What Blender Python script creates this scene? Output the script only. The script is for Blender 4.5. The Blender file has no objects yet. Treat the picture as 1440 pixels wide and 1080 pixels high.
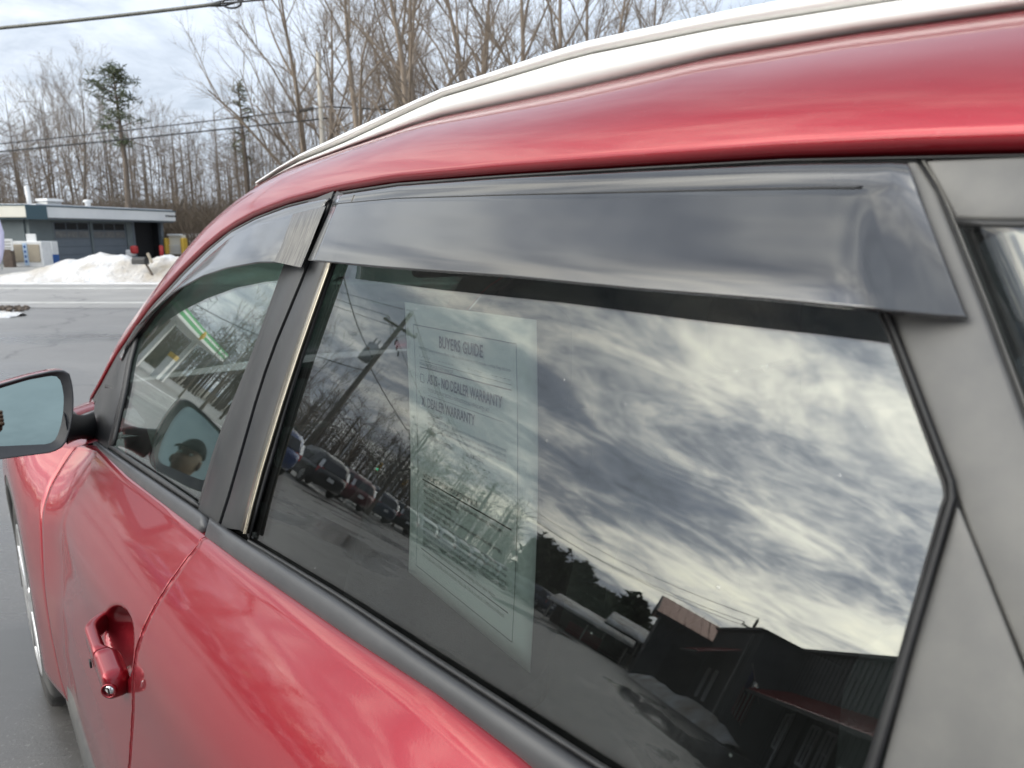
import bpy, bmesh, math, random
import numpy as np
from mathutils import Vector, Matrix

SC = bpy.context.scene
COL = SC.collection
# ------------------------------------------------------------------ camera, sky, sun, exposure
FPX, HORIZ, CAMH = 1000.0, 335.0, 1.46
PITCH = math.atan((540 - HORIZ) / FPX)
cam_d = bpy.data.cameras.new("camera")
cam = bpy.data.objects.new("camera", cam_d); COL.objects.link(cam)
cam.location = (0, 0, CAMH)
cam.rotation_euler = (math.pi / 2 - PITCH, 0, 0)
cam_d.sensor_width = 36; cam_d.lens = FPX / 1440 * 36
cam_d.clip_start = 0.02; cam_d.clip_end = 2000
cam_d.dof.use_dof = True; cam_d.dof.focus_distance = 0.95; cam_d.dof.aperture_fstop = 25 / 2.7
SC.camera = cam
SUN_AZ, SUN_EL = math.radians(-136), math.radians(30)      # azimuth from +Y, clockwise positive
GLOW_AZ, GLOW_EL = math.radians(-108), math.radians(26)        # where the cloud deck is thinnest
GLOW_DIR = (math.sin(GLOW_AZ) * math.cos(GLOW_EL), math.cos(GLOW_AZ) * math.cos(GLOW_EL), math.sin(GLOW_EL))
SUN_DIR = (math.sin(SUN_AZ) * math.cos(SUN_EL), math.cos(SUN_AZ) * math.cos(SUN_EL), math.sin(SUN_EL))

SC.view_settings.view_transform = 'Standard'; SC.view_settings.look = 'None'
SC.view_settings.exposure = 0.0; SC.view_settings.gamma = 1.0; SC.view_settings.use_curve_mapping = False
SC.cycles.use_denoising = True
SC.cycles.max_bounces = 14; SC.cycles.glossy_bounces = 8; SC.cycles.transparent_max_bounces = 24
SC.cycles.diffuse_bounces = 3; SC.cycles.transmission_bounces = 8
SC.cycles.caustics_reflective = False; SC.cycles.caustics_refractive = False
SC.cycles.sample_clamp_indirect = 8


class NT:
    """small helper to write node trees"""
    def __init__(s, tree): s.t = tree
    def n(s, typ, **kw):
        nd = s.t.nodes.new(typ)
        for k, v in kw.items():
            if k == 'inp':
                for kk, vv in v.items():
                    if hasattr(vv, 'is_output') or isinstance(vv, bpy.types.NodeSocket): s.t.links.new(vv, nd.inputs[kk])
                    else: nd.inputs[kk].default_value = vv
            else: setattr(nd, k, v)
        return nd
    def m(s, op, a, b=None, c=None, clamp=False):
        nd = s.t.nodes.new('ShaderNodeMath'); nd.operation = op; nd.use_clamp = clamp
        for i, v in enumerate((a, b, c)):
            if v is None: continue
            if isinstance(v, bpy.types.NodeSocket): s.t.links.new(v, nd.inputs[i])
            else: nd.inputs[i].default_value = v
        return nd.outputs[0]
    def mix(s, f, a, b, blend='MIX'):
        nd = s.t.nodes.new('ShaderNodeMix'); nd.data_type = 'RGBA'; nd.blend_type = blend
        for k, v in ((0, f), (6, a), (7, b)):
            if isinstance(v, bpy.types.NodeSocket): s.t.links.new(v, nd.inputs[k])
            else: nd.inputs[k].default_value = (v if k == 0 else (*v, 1) if len(v) == 3 else v)
        return nd.outputs[2]
    def ramp(s, fac, stops, interp='LINEAR'):
        nd = s.t.nodes.new('ShaderNodeValToRGB'); nd.color_ramp.interpolation = interp
        el = nd.color_ramp.elements
        while len(el) < len(stops): el.new(0.5)
        for e, (p, c) in zip(el, stops):
            e.position = p; e.color = (*c, 1) if len(c) == 3 else c
        s.t.links.new(fac, nd.inputs[0]); return nd.outputs[0]
    def noise(s, vec, scale, detail=4, rough=.55, dist=0.0, col=False):
        nd = s.n('ShaderNodeTexNoise', inp={'Scale': scale, 'Detail': detail, 'Roughness': rough, 'Distortion': dist})
        if vec is not None: s.t.links.new(vec, nd.inputs['Vector'])
        return nd.outputs[1 if col else 0]
    def link(s, a, b): s.t.links.new(a, b)


CLOUD_AT = (1.3, 2.7, 0)
def build_world():
    w = bpy.data.worlds.new("World"); SC.world = w; w.use_nodes = True
    t = w.node_tree; t.nodes.clear(); g = NT(t)
    sky = g.n('ShaderNodeTexSky'); sky.sky_type = 'NISHITA'; sky.sun_disc = False
    sky.sun_elevation = SUN_EL; sky.sun_rotation = SUN_AZ; sky.dust_density = 2.0
    d = g.n('ShaderNodeTexCoord').outputs['Generated']
    sp = g.n('ShaderNodeSeparateXYZ', inp={0: d})
    z = g.m('MAXIMUM', sp.outputs[2], 0.0)
    den = g.m('ADD', z, 0.13)
    px = g.m('DIVIDE', sp.outputs[0], den); py = g.m('DIVIDE', sp.outputs[1], den)
    v = g.n('ShaderNodeCombineXYZ', inp={0: px, 1: py, 2: 0.0}).outputs[0]
    mp = g.n('ShaderNodeMapping', inp={0: v, 'Location': CLOUD_AT, 'Rotation': (0, 0, math.radians(12)), 'Scale': (1.0, 0.75, 1)}).outputs[0]
    broad = g.noise(mp, 0.62, 4, .5, .6)
    puff = g.noise(mp, 2.5, 12, .62, .7)
    puff2 = g.noise(v, 13.0, 8, .62, .4)
    # glow toward the veiled sun
    dp = g.n('ShaderNodeVectorMath', operation='DOT_PRODUCT', inp={0: d, 1: GLOW_DIR}).outputs['Value']
    s = g.m('MULTIPLY_ADD', dp, .5, .5, clamp=True)
    s6 = g.m('POWER', s, 11.0)
    # brightness of the cloud deck: even to the north, up to several times that round the sun
    lum = g.m('MULTIPLY_ADD', s6, 7.6, g.m('MULTIPLY_ADD', z, 0.85, 0.92))   # overcast: brighter overhead than low down
    # dens: structure, stronger toward the sun where the light comes through the gaps
    a = g.m('MULTIPLY_ADD', broad, 0.85, g.m('MULTIPLY', puff, 0.62))
    a = g.m('MULTIPLY_ADD', puff2, 0.16, a)
    a = g.m('SUBTRACT', a, 0.315)
    bright = g.ramp(a, [(0.30, (.30, .30, .30)), (.44, (.47, .47, .47)), (.52, (.78, .78, .78)), (.60, (1.15, 1.15, 1.15)), (.72, (1.5, 1.5, 1.5))])
    soft = g.ramp(a, [(0.30, (.83, .83, .83)), (.5, (.95, .95, .95)), (.7, (1.06, 1.06, 1.06))])
    wgt = g.m('SMOOTH_MIN', g.m('MULTIPLY', g.m('POWER', s, 6.0), 2.3), 1.0, 0.1, clamp=True)
    struct = g.mix(wgt, soft, bright)
    tint = g.mix(wgt, (.80, .90, 1.04), g.ramp(a, [(.38, (.84, .92, 1.08)), (.55, (1.0, .98, .90)), (.68, (1.0, .96, .80))]))
    cl = g.n('ShaderNodeVectorMath', operation='MULTIPLY', inp={0: struct, 1: tint}).outputs[0]
    cl = g.n('ShaderNodeVectorMath', operation='SCALE', inp={0: cl, 'Scale': g.m('MULTIPLY', lum, 10.0)}).outputs[0]
    # a little of the clear sky shows through the thin parts of the deck
    clear = g.ramp(a, [(.30, (.30, .30, .30)), (.45, (.06, .06, .06)), (.55, (0, 0, 0))])
    col = g.mix(clear, cl, sky.outputs[0])
    bg = g.n('ShaderNodeBackground', inp={0: col, 1: 0.1})
    out = g.n('ShaderNodeOutputWorld', inp={0: bg.outputs[0]})


build_world()
sun_d = bpy.data.lights.new("sun", 'SUN'); sun_d.energy = 0.7; sun_d.angle = math.radians(40); sun_d.color = (1, .94, .84)
sun = bpy.data.objects.new("sun", sun_d); COL.objects.link(sun)
sun.rotation_euler = Vector(SUN_DIR).to_track_quat('Z', 'Y').to_euler(); sun.location = (-30, -10, 25)

# ------------------------------------------------------------------ camera rays and the car's frame
YAW = math.radians(39.0)
_F = np.array([0, math.cos(PITCH), -math.sin(PITCH)]); _U = np.array([0, math.sin(PITCH), math.cos(PITCH)]); _R = np.array([1., 0, 0])
_C = np.array([0, 0, CAMH])
FW = np.array([-math.sin(YAW), math.cos(YAW), 0])        # the car's heading
IN = np.array([math.cos(YAW), math.sin(YAW), 0])         # from its left flank toward its middle
IC = 1.03                                                 # the car's centre line, metres in from the camera
def W(x, i, z): return FW * x + IN * i + np.array([0, 0, z])
def ray(p):
    v = (p[0] - 720) / FPX * _R + (540 - p[1]) / FPX * _U + _F
    return v / np.linalg.norm(v)
B0 = .43 - .21 * .40
def gin(x, z):                                            # side glass: leans in, slightly barrelled and tapered
    x = max(-1.2, min(2.7, x))
    return B0 + .0498 * (x - .55) + .0082 * (x - .55) ** 2 + .3757 * (z - 1.25) + .0312 * (z - 1.25) ** 2 + .0347 * (x - .55) * (z - 1.25)
def hitc(p, fn=gin, off=0.0):
    r = ray(p); a, b, c = r @ FW, r @ IN, r[2]
    g = lambda s: s * b - (fn(s * a, CAMH + s * c) - off)
    s = .6
    for _ in range(60):
        e = 1e-4; d = (g(s + e) - g(s)) / e; s2 = s - g(s) / d
        if abs(s2 - s) < 1e-8: break
        s = s2
    return np.array([s * a, s * b, CAMH + s * c])
def hit(p, fn=gin, off=0.0): return W(*hitc(p, fn, off))
def interp(x, xs, ys): return float(np.interp(x, xs, ys))
def poly(pts, n):
    """resample a polyline to n points, keeping its ends"""
    P = np.array(pts, float); s = np.r_[0, np.cumsum(np.linalg.norm(np.diff(P, axis=0), axis=1))]
    t = np.linspace(0, s[-1], n)
    return [tuple(np.interp(v, s, P[:, k]) for k in range(P.shape[1])) for v in t]

# belt line: lower edge of the moulding, read off the photograph on the flank
_ML = [hitc(p, off=.02) for p in ((127, 627), (175, 675), (265, 747), (333, 800), (480, 905), (600, 985), (720, 1080))][::-1]
_mx = [q[0] for q in _ML]
def zlow(x):
    if x < _mx[0]: return _ML[0][2] + .02 * (_mx[0] - x)
    if x > _mx[-1]: return _ML[-1][2] - .09 * (x - _mx[-1])
    return interp(x, _mx, [q[2] for q in _ML])
def inlow(x): return gin(x, zlow(x)) - .022
_od = [0, .02, .05, .08, .112, .14, .17, .227, .327, .42, .55, .70, .8]
_oo = [0, .020, .047, .070, .089, .101, .107, .113, .130, .136, .133, .115, .10]
from functools import lru_cache
_odn = np.linspace(0, .8, 161)
_oon = np.interp(_odn, _od, _oo)
for _ in range(12): _oon[1:-1] = (_oon[:-2] + 2 * _oon[1:-1] + _oon[2:]) / 4
def gdoor(x, z):
    d = zlow(x) - z
    if d < 0: return inlow(x) - d * -1.0 * 0 + (-d) * .3
    return inlow(x) - interp(d, _odn, _oon)

# ------------------------------------------------------------------ mesh helpers
MATS = {}
class MB:
    def __init__(s): s.v = []; s.f = []
    def add(s, v, f):
        o = len(s.v); s.v += [tuple(map(float, p)) for p in v]; s.f += [tuple(i + o for i in q) for q in f]; return s
    def grid(s, rows, closed=False):
        m, n = len(rows), len(rows[0]); v = [p for r in rows for p in r]; f = []
        for i in range(m - 1):
            for j in range(n - 1 + (1 if closed else 0)):
                k = (j + 1) % n
                f.append((i * n + j, i * n + k, (i + 1) * n + k, (i + 1) * n + j))
        return s.add(v, f)
    def box(s, c, d, ax=None):
        """box with centre c, sizes d, along axes ax (three unit vectors)"""
        ax = ax if ax is not None else np.eye(3); c = np.array(c, float)
        v = [c + ax[0] * d[0] / 2 * i + ax[1] * d[1] / 2 * j + ax[2] * d[2] / 2 * k for i in (-1, 1) for j in (-1, 1) for k in (-1, 1)]
        return s.add(v, [(0, 1, 3, 2), (4, 6, 7, 5), (0, 4, 5, 1), (2, 3, 7, 6), (0, 2, 6, 4), (1, 5, 7, 3)])
    def tube(s, pts, rad, n=8, cap=True):
        pts = [np.array(p, float) for p in pts]; rows = []
        rad = rad if hasattr(rad, '__len__') else [rad] * len(pts)
        up = np.array([0, 0, 1.]); a = None
        for i, p in enumerate(pts):
            t = pts[min(i + 1, len(pts) - 1)] - pts[max(i - 1, 0)]; t = t / (np.linalg.norm(t) + 1e-12)
            if a is None:
                a = np.cross(t, up if abs(t[2]) < .9 else np.array([1., 0, 0]))
            a = a - t * (a @ t); a /= np.linalg.norm(a) + 1e-12; b = np.cross(t, a)
            rows.append([p + rad[i] * (a * math.cos(2 * math.pi * k / n) + b * math.sin(2 * math.pi * k / n)) for k in range(n)])
        o = len(s.v); s.grid(rows, closed=True)
        if cap and n > 3:
            s.f.append(tuple(o + k for k in range(n))[::-1]); e = o + (len(pts) - 1) * n
            s.f.append(tuple(e + k for k in range(n)))
        return s
    def prism(s, poly2, y0, y1, ax):
        """polygon in (a,b) of axes ax[0],ax[1], extruded from y0 to y1 along ax[2]; origin ax[3]"""
        n = len(poly2); o = ax[3]
        v = [o + ax[0] * a + ax[1] * b + ax[2] * y for y in (y0, y1) for a, b in poly2]
        f = [tuple(range(n))[::-1], tuple(range(n, 2 * n))] + [(i, (i + 1) % n, n + (i + 1) % n, n + i) for i in range(n)]
        return s.add(v, f)
    def lathe(s, prof, c, axis, n=32):
        """(r, h) profile turned about an axis through c"""
        axis = np.array(axis, float); axis /= np.linalg.norm(axis)
        a = np.cross(axis, [0, 0, 1.] if abs(axis[2]) < .9 else [1., 0, 0]); a /= np.linalg.norm(a); b = np.cross(axis, a)
        return s.grid([[np.array(c) + axis * h + r * (a * math.cos(2 * math.pi * k / n) + b * math.sin(2 * math.pi * k / n)) for k in range(n)] for r, h in prof], closed=True)


def new_mesh(name, mb, smooth, org=(0, 0, 0), recalc=True):
    me = bpy.data.meshes.new(name); o = np.array(org, float)
    me.from_pydata([tuple(np.array(p) - o) for p in mb.v], [], mb.f)
    if recalc:
        bm = bmesh.new(); bm.from_mesh(me); bmesh.ops.recalc_face_normals(bm, faces=bm.faces); bm.to_mesh(me); bm.free()
    if smooth: me.polygons.foreach_set('use_smooth', [True] * len(me.polygons))
    me.update(); return me
def root_loc(o):
    while o.parent is not None: o = o.parent
    return np.array(o.location)
def obj(name, mb, mat, parent=None, smooth=False, bevel=0, solid=0, face=None, org=None, segs=2):
    """one mesh object; face = a direction its open sheet should look toward; solid = thickness grown behind it"""
    o0 = root_loc(parent) if parent is not None else np.array(org if org is not None else (0, 0, 0), float)
    me = new_mesh(name, mb, smooth, o0)
    if face is not None:
        s = sum((np.array(p.normal) @ np.array(face)) * p.area for p in me.polygons)
        if s < 0: me.flip_normals()
    o = bpy.data.objects.new(name, me); COL.objects.link(o)
    me.materials.append(mat if not isinstance(mat, str) else MATS[mat])
    if parent is not None: o.parent = parent
    else: o.location = tuple(o0)
    if solid:
        m = o.modifiers.new('thickness', 'SOLIDIFY'); m.thickness = solid; m.offset = -1
    if bevel:
        m = o.modifiers.new('edge', 'BEVEL'); m.width = bevel; m.segments = segs; m.limit_method = 'ANGLE'; m.angle_limit = math.radians(35)
        if smooth or segs > 1:
            m.harden_normals = False
    return o
def empty(name, loc, label=None, cat=None, group=None, kind=None, rz=0):
    o = bpy.data.objects.new(name, None); COL.objects.link(o); o.location = tuple(map(float, loc)); o.rotation_euler.z = rz
    o.empty_display_size = .1
    return tag(o, label, cat, group, kind)
def tag(o, label=None, cat=None, group=None, kind=None):
    if label: o['label'] = label
    if cat: o['category'] = cat
    if group: o['group'] = group
    if kind: o['kind'] = kind
    return o
def kids(o): return [c for c in bpy.data.objects if c.parent == o]

# ------------------------------------------------------------------ materials
def material(name, col, rough=.6, metal=0.0, spec=.5, coat=0.0, coat_r=.03, var=None, vscale=6, vdetail=5, bump=0, bscale=40, bdist=.01,
             rvar=0, emis=None, estr=0, coords='Object', stretch=None, trans=0):
    m = bpy.data.materials.new(name); m.use_nodes = True; t = m.node_tree; t.nodes.clear(); g = NT(t)
    p = g.n('ShaderNodeBsdfPrincipled', inp={'Base Color': (*col, 1), 'Roughness': rough, 'Metallic': metal, 'Specular IOR Level': spec,
                                             'Coat Weight': coat, 'Coat Roughness': coat_r})
    tc = g.n('ShaderNodeTexCoord').outputs[coords]
    if stretch: tc = g.n('ShaderNodeMapping', inp={0: tc, 'Scale': stretch}).outputs[0]
    if var is not None:
        f = g.noise(tc, vscale, vdetail, .6)
        f2 = g.ramp(f, [(.32, (0, 0, 0)), (.68, (1, 1, 1))])
        g.link(g.mix(f2, col, var), p.inputs['Base Color'])
    if rvar:
        f = g.noise(tc, vscale * .7, 4, .6)
        g.link(g.m('MULTIPLY_ADD', f, 2 * rvar, rough - rvar, clamp=True), p.inputs['Roughness'])
    if bump:
        h = g.noise(tc, bscale, 6, .6)
        b = g.n('ShaderNodeBump', inp={'Strength': bump, 'Distance': bdist, 'Height': h}); g.link(b.outputs[0], p.inputs['Normal'])
    if emis: p.inputs['Emission Color'].default_value = (*emis, 1); p.inputs['Emission Strength'].default_value = estr
    o = g.n('ShaderNodeOutputMaterial', inp={0: p.outputs[0]})
    MATS[name] = m; return m

def glass(name, tint, f0=.045, dirt=.0, specks=0.0, rough=0.0):
    """a solid pane: tinted straight-through light plus mirror reflection by Schlick's law on each of its faces"""
    m = bpy.data.materials.new(name); m.use_nodes = True; t = m.node_tree; t.nodes.clear(); g = NT(t)
    ge = g.n('ShaderNodeNewGeometry')
    c = g.m('ABSOLUTE', g.n('ShaderNodeVectorMath', operation='DOT_PRODUCT', inp={0: ge.outputs['Incoming'], 1: ge.outputs['Normal']}).outputs['Value'])
    k = g.m('POWER', g.m('SUBTRACT', 1.0, c, clamp=True), 5.0)
    fr = g.m('MULTIPLY_ADD', k, 1 - f0, f0, clamp=True)
    tr = g.n('ShaderNodeBsdfTransparent', inp={0: (*tint, 1)})
    gl = g.n('ShaderNodeBsdfGlossy', inp={0: (1, 1, 1, 1), 'Roughness': rough})
    sh = g.n('ShaderNodeMixShader', inp={0: fr, 1: tr.outputs[0], 2: gl.outputs[0]}).outputs[0]
    if dirt or specks:
        tc = g.n('ShaderNodeTexCoord').outputs['Object']
        film = g.m('MULTIPLY', g.ramp(g.noise(tc, 9, 6, .65), [(.35, (.25,) * 3), (.75, (1,) * 3)]), dirt)
        vo = g.n('ShaderNodeTexVoronoi', inp={'Vector': tc, 'Scale': 75.0, 'Randomness': 1.0})
        dots = g.ramp(vo.outputs['Distance'], [(.0, (1,) * 3), (.05, (.7,) * 3), (.11, (0,) * 3)])
        keep = g.ramp(g.n('ShaderNodeSeparateColor', inp={0: vo.outputs['Color']}).outputs[0], [(.86, (0,) * 3), (.93, (1,) * 3)])
        dd = g.m('MULTIPLY', g.m('MULTIPLY', dots, keep), specks)
        f = g.m('ADD', film, dd, clamp=True)
        df = g.n('ShaderNodeBsdfDiffuse', inp={0: (.75, .75, .72, 1)})
        sh = g.n('ShaderNodeMixShader', inp={0: f, 1: sh, 2: df.outputs[0]}).outputs[0]
    g.n('ShaderNodeOutputMaterial', inp={0: sh}); MATS[name] = m; return m

def car_paint():
    m = bpy.data.materials.new('red_paint'); m.use_nodes = True; t = m.node_tree; t.nodes.clear(); g = NT(t)
    tc = g.n('ShaderNodeTexCoord').outputs['Object']
    fl = g.noise(tc, 2500, 2, .5)
    col = g.mix(fl, (.19, .002, .008), (.34, .006, .019))
    film = g.ramp(g.noise(tc, 5, 7, .65), [(.35, (0,) * 3), (.8, (1,) * 3)])
    grit = g.ramp(g.noise(tc, 160, 3, .6), [(.66, (0,) * 3), (.72, (1,) * 3)])
    dust = g.m('MULTIPLY_ADD', film, .012, g.m('MULTIPLY', grit, .04), clamp=True)
    col = g.mix(dust, col, (.42, .36, .33))
    p = g.n('ShaderNodeBsdfPrincipled', inp={'Base Color': col, 'Metallic': .72, 'Roughness': .46, 'Coat Weight': .8, 'Coat IOR': 1.5,
                                             'Coat Roughness': g.m('MULTIPLY_ADD', film, .02, .004)})
    h = g.noise(tc, 320, 2, .5)
    b = g.n('ShaderNodeBump', inp={'Strength': .012, 'Distance': .002, 'Height': h}); g.link(b.outputs[0], p.inputs['Coat Normal'])
    g.n('ShaderNodeOutputMaterial', inp={0: p.outputs[0]}); MATS['red_paint'] = m

def asphalt(name, dry, wet, puddle=.5, scale=.25):
    """asphalt with salt-bleached dry areas, damp dark streaks and wet shiny patches"""
    m = bpy.data.materials.new(name); m.use_nodes = True; t = m.node_tree; t.nodes.clear(); g = NT(t)
    tc = g.n('ShaderNodeTexCoord').outputs['Object']
    st = g.n('ShaderNodeMapping', inp={0: tc, 'Scale': (.35, 1.0, 1)}).outputs[0]
    a = g.noise(st, scale, 7, .62, .3); gr = g.noise(tc, 34, 6, .75); fine = g.noise(tc, 95, 2, .6)
    w = g.ramp(a, [(puddle - .06, (1,) * 3), (puddle + .05, (0,) * 3)])
    salt = g.ramp(g.noise(st, scale * 3.1, 6, .65), [(.4, (0,) * 3), (.7, (1,) * 3)])
    c = g.mix(salt, dry, tuple(min(1, x * 1.35) for x in dry))
    c = g.mix(g.m('MULTIPLY', gr, .55), c, tuple(x * .55 for x in dry))
    stone = g.ramp(fine, [(.62, (0,) * 3), (.7, (1,) * 3)])
    c = g.mix(g.m('MULTIPLY', stone, .7), c, (.40, .39, .37))
    wob = g.n('ShaderNodeVectorMath', operation='ADD', inp={0: tc, 1: g.n('ShaderNodeVectorMath', operation='SCALE', inp={0: g.noise(tc, 1.1, 5, .6, col=True), 'Scale': 1.3}).outputs[0]}).outputs[0]
    vc = g.n('ShaderNodeTexVoronoi', feature='DISTANCE_TO_EDGE', inp={'Vector': wob, 'Scale': .22})
    crack = g.ramp(vc.outputs['Distance'], [(.0, (1,) * 3), (.004, (.8,) * 3), (.009, (0,) * 3)])
    c = g.mix(g.m('MULTIPLY', crack, .75), c, tuple(x * .25 for x in dry))
    c = g.mix(w, c, wet)
    r = g.mix(w, (.42,) * 3, (.14,) * 3)
    p = g.n('ShaderNodeBsdfPrincipled', inp={'Base Color': c, 'Roughness': r, 'Specular IOR Level': .5})
    b = g.n('ShaderNodeBump', inp={'Strength': g.m('MULTIPLY_ADD', w, -.55, .6), 'Distance': .004, 'Height': g.noise(tc, 130, 5, .7)}); g.link(b.outputs[0], p.inputs['Normal'])
    g.n('ShaderNodeOutputMaterial', inp={0: p.outputs[0]}); MATS[name] = m

car_paint()
asphalt('lot_asphalt', (.165, .156, .147), (.080, .077, .074), .46, .22)
asphalt('road_asphalt', (.27, .255, .235), (.17, .16, .15), .33, .3)
glass('dark_glass', (.57, .615, .605), .066, .008, .30)
glass('green_glass', (.80, .88, .84), .050, .010, .18)
glass('far_glass', (.12, .14, .13), .045)
glass('clear_glass', (.40, .47, .43), .045)
glass('smoked_acrylic', (.26, .26, .265), .10, .035, .08, rough=.10)
material('trim_black', (.018, .019, .021), .40, spec=.35, var=(.035, .035, .035), vscale=9, rvar=.06, bump=.02, bscale=600, bdist=.001)
material('moulding_black', (.040, .041, .044), .42, spec=.5, var=(.06, .06, .062), vscale=14, rvar=.08, bump=.05, bscale=900, bdist=.001)
material('rubber', (.012, .012, .013), .55, var=(.03, .03, .03), vscale=30)
material('dusty_grey', (.085, .085, .085), .44, spec=.5, var=(.205, .197, .175), vscale=5, vdetail=10, rvar=.12, bump=.03, bscale=500, bdist=.001)
material('bronze_trim', (.33, .295, .235), .24, metal=.9, rvar=.05, vscale=20)
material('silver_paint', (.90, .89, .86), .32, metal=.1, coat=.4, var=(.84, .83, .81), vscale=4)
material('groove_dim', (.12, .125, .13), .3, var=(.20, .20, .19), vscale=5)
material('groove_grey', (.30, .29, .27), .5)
material('interior_black', (.022, .022, .023), .7, var=(.04, .04, .04), vscale=20)
material('seat_fabric', (.055, .055, .057), .85, var=(.035, .035, .036), vscale=60, bump=.3, bscale=300)
material('headliner', (.30, .29, .27), .9)
material('mirror_silver', (.29, .36, .34), .0, metal=1.0)
material('chrome', (.85, .85, .85), .12, metal=1.0)
material('alloy', (.72, .72, .72), .28, metal=.85, var=(.6, .6, .6), vscale=8)
material('tyre_rubber', (.02, .02, .02), .8, var=(.07, .065, .06), vscale=12, bump=.3, bscale=90)
material('cladding', (.045, .046, .048), .55, var=(.10, .097, .09), vscale=9, rvar=.08, bump=.15, bscale=500, bdist=.001)
material('paper', (.80, .80, .77), .7, var=(.76, .765, .735), vscale=6)
material('ink', (.04, .04, .045), .6)
material('ink_pale', (.07, .075, .08), .6)
material('snow', (.80, .81, .83), .65, var=(.40, .34, .26), vscale=.8, vdetail=10, bump=.8, bscale=5, bdist=.15)
material('dirty_snow', (.50, .46, .40), .8, var=(.82, .82, .83), vscale=2.2, vdetail=8, bump=.6, bscale=8, bdist=.1)
material('bark', (.16, .125, .095), .9, var=(.26, .21, .165), vscale=2.5, vdetail=6, stretch=(3, 3, .6))
material('bark_dark', (.095, .074, .058), .9, var=(.17, .135, .105), vscale=2.5, stretch=(3, 3, .6))
material('bark_pale', (.20, .175, .15), .9, var=(.12, .10, .085), vscale=2.5, stretch=(3, 3, .6))
material('needles', (.065, .080, .040), .8, var=(.10, .115, .06), vscale=1.6)
material('needles_pale', (.10, .11, .06), .8, var=(.15, .15, .09), vscale=1.6)
material('twigs', (.17, .135, .10), .95, var=(.10, .08, .062), vscale=.6)
material('earth', (.16, .135, .10), .95, var=(.30, .27, .22), vscale=.35, vdetail=8, bump=.5, bscale=5, bdist=.05)
material('pole_wood', (.16, .135, .11), .85, var=(.25, .22, .18), vscale=3, stretch=(4, 4, .5))
material('pole_pale', (.52, .48, .42), .85, var=(.40, .37, .32), vscale=3, stretch=(4, 4, .5))
material('cable_black', (.03, .03, .03), .6)
material('cable_grey', (.09, .09, .08), .55, metal=.2, var=(.16, .16, .14), vscale=25)
material('wall_grey_green', (.17, .20, .205), .75, var=(.14, .165, .17), vscale=1.2)
material('door_grey_blue', (.15, .175, .20), .6, var=(.125, .15, .175), vscale=1.5)
material('fascia_cream', (.82, .79, .68), .6, var=(.74, .71, .62), vscale=.8)
material('fascia_white', (.80, .81, .80), .55, var=(.72, .73, .73), vscale=.8)
material('trim_teal', (.045, .085, .105), .5)
material('roof_grey', (.55, .57, .60), .7, var=(.75, .76, .78), vscale=.8)
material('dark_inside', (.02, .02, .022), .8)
material('pane_dark', (.03, .035, .04), .08, spec=.7)
material('white_paint', (.78, .78, .77), .5, var=(.68, .68, .67), vscale=3)
material('tan_panel', (.42, .36, .27), .6, var=(.36, .31, .24), vscale=2)
material('blue_paint', (.02, .10, .33), .4, var=(.018, .085, .28), vscale=3)
material('pale_blue', (.50, .62, .76), .5)
material('brown_board', (.10, .072, .055), .7, var=(.15, .11, .085), vscale=4)
material('yellow_paint', (.72, .46, .06), .45, var=(.62, .40, .06), vscale=4)
material('red_plain', (.42, .03, .03), .5)
material('lavender_cloth', (.66, .64, .82), .7, var=(.58, .56, .76), vscale=2)
material('green_sign', (.03, .26, .12), .4)
material('green_fascia', (.05, .42, .12), .4)
material('band_white', (.85, .86, .84), .4)  # plain white of the canopy's fascia bands
material('concrete', (.34, .33, .31), .85, var=(.28, .27, .25), vscale=2)
material('road_line', (.60, .59, .55), .75, var=(.38, .37, .34), vscale=2.5, vdetail=8)
material('charcoal_siding', (.060, .064, .070), .5, var=(.046, .049, .054), vscale=1.3)
material('charcoal_trim', (.018, .019, .022), .5)
material('red_metal', (.28, .012, .018), .35, metal=.2, var=(.22, .010, .015), vscale=2)
material('copper_roof', (.46, .25, .19), .4, metal=.5, var=(.38, .20, .15), vscale=3)
material('flag_red', (.45, .03, .05), .8)
material('flag_white', (.75, .75, .73), .8)
material('flag_blue', (.03, .05, .20), .8)
material('galvanised', (.46, .47, .47), .45, metal=.5, var=(.38, .39, .39), vscale=6)
material('rust', (.30, .13, .05), .8)
material('signal_yellow', (.75, .42, .03), .5)
material('signal_green', (.02, .5, .3), .4, emis=(.1, 1, .6), estr=3.0)
material('tail_red', (.38, .01, .015), .2, coat=.6)
material('lamp_clear', (.75, .76, .78), .12, coat=.8)
material('car_glass', (.02, .022, .025), .04, spec=.8)
for nm, c in dict(paint_blue=(.030, .060, .17), paint_black=(.012, .014, .016), paint_maroon=(.10, .012, .018), paint_navy=(.035, .045, .075),
                  paint_silver=(.45, .46, .47), paint_white=(.75, .76, .77), paint_grey=(.12, .125, .13), paint_green=(.03, .06, .05)).items():
    material(nm, c, .35, metal=.3, coat=1.0, coat_r=.03)
material('skin', (.48, .28, .20), .55, var=(.42, .23, .17), vscale=15)
material('hair_dark', (.030, .022, .018), .75)
material('jacket', (.03, .033, .04), .85, var=(.045, .048, .055), vscale=12, bump=.3, bscale=50)
material('denim', (.05, .07, .11), .9, var=(.07, .09, .13), vscale=30)
material('boot_brown', (.07, .045, .03), .7)
material('cap_black', (.015, .015, .017), .8)

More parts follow.
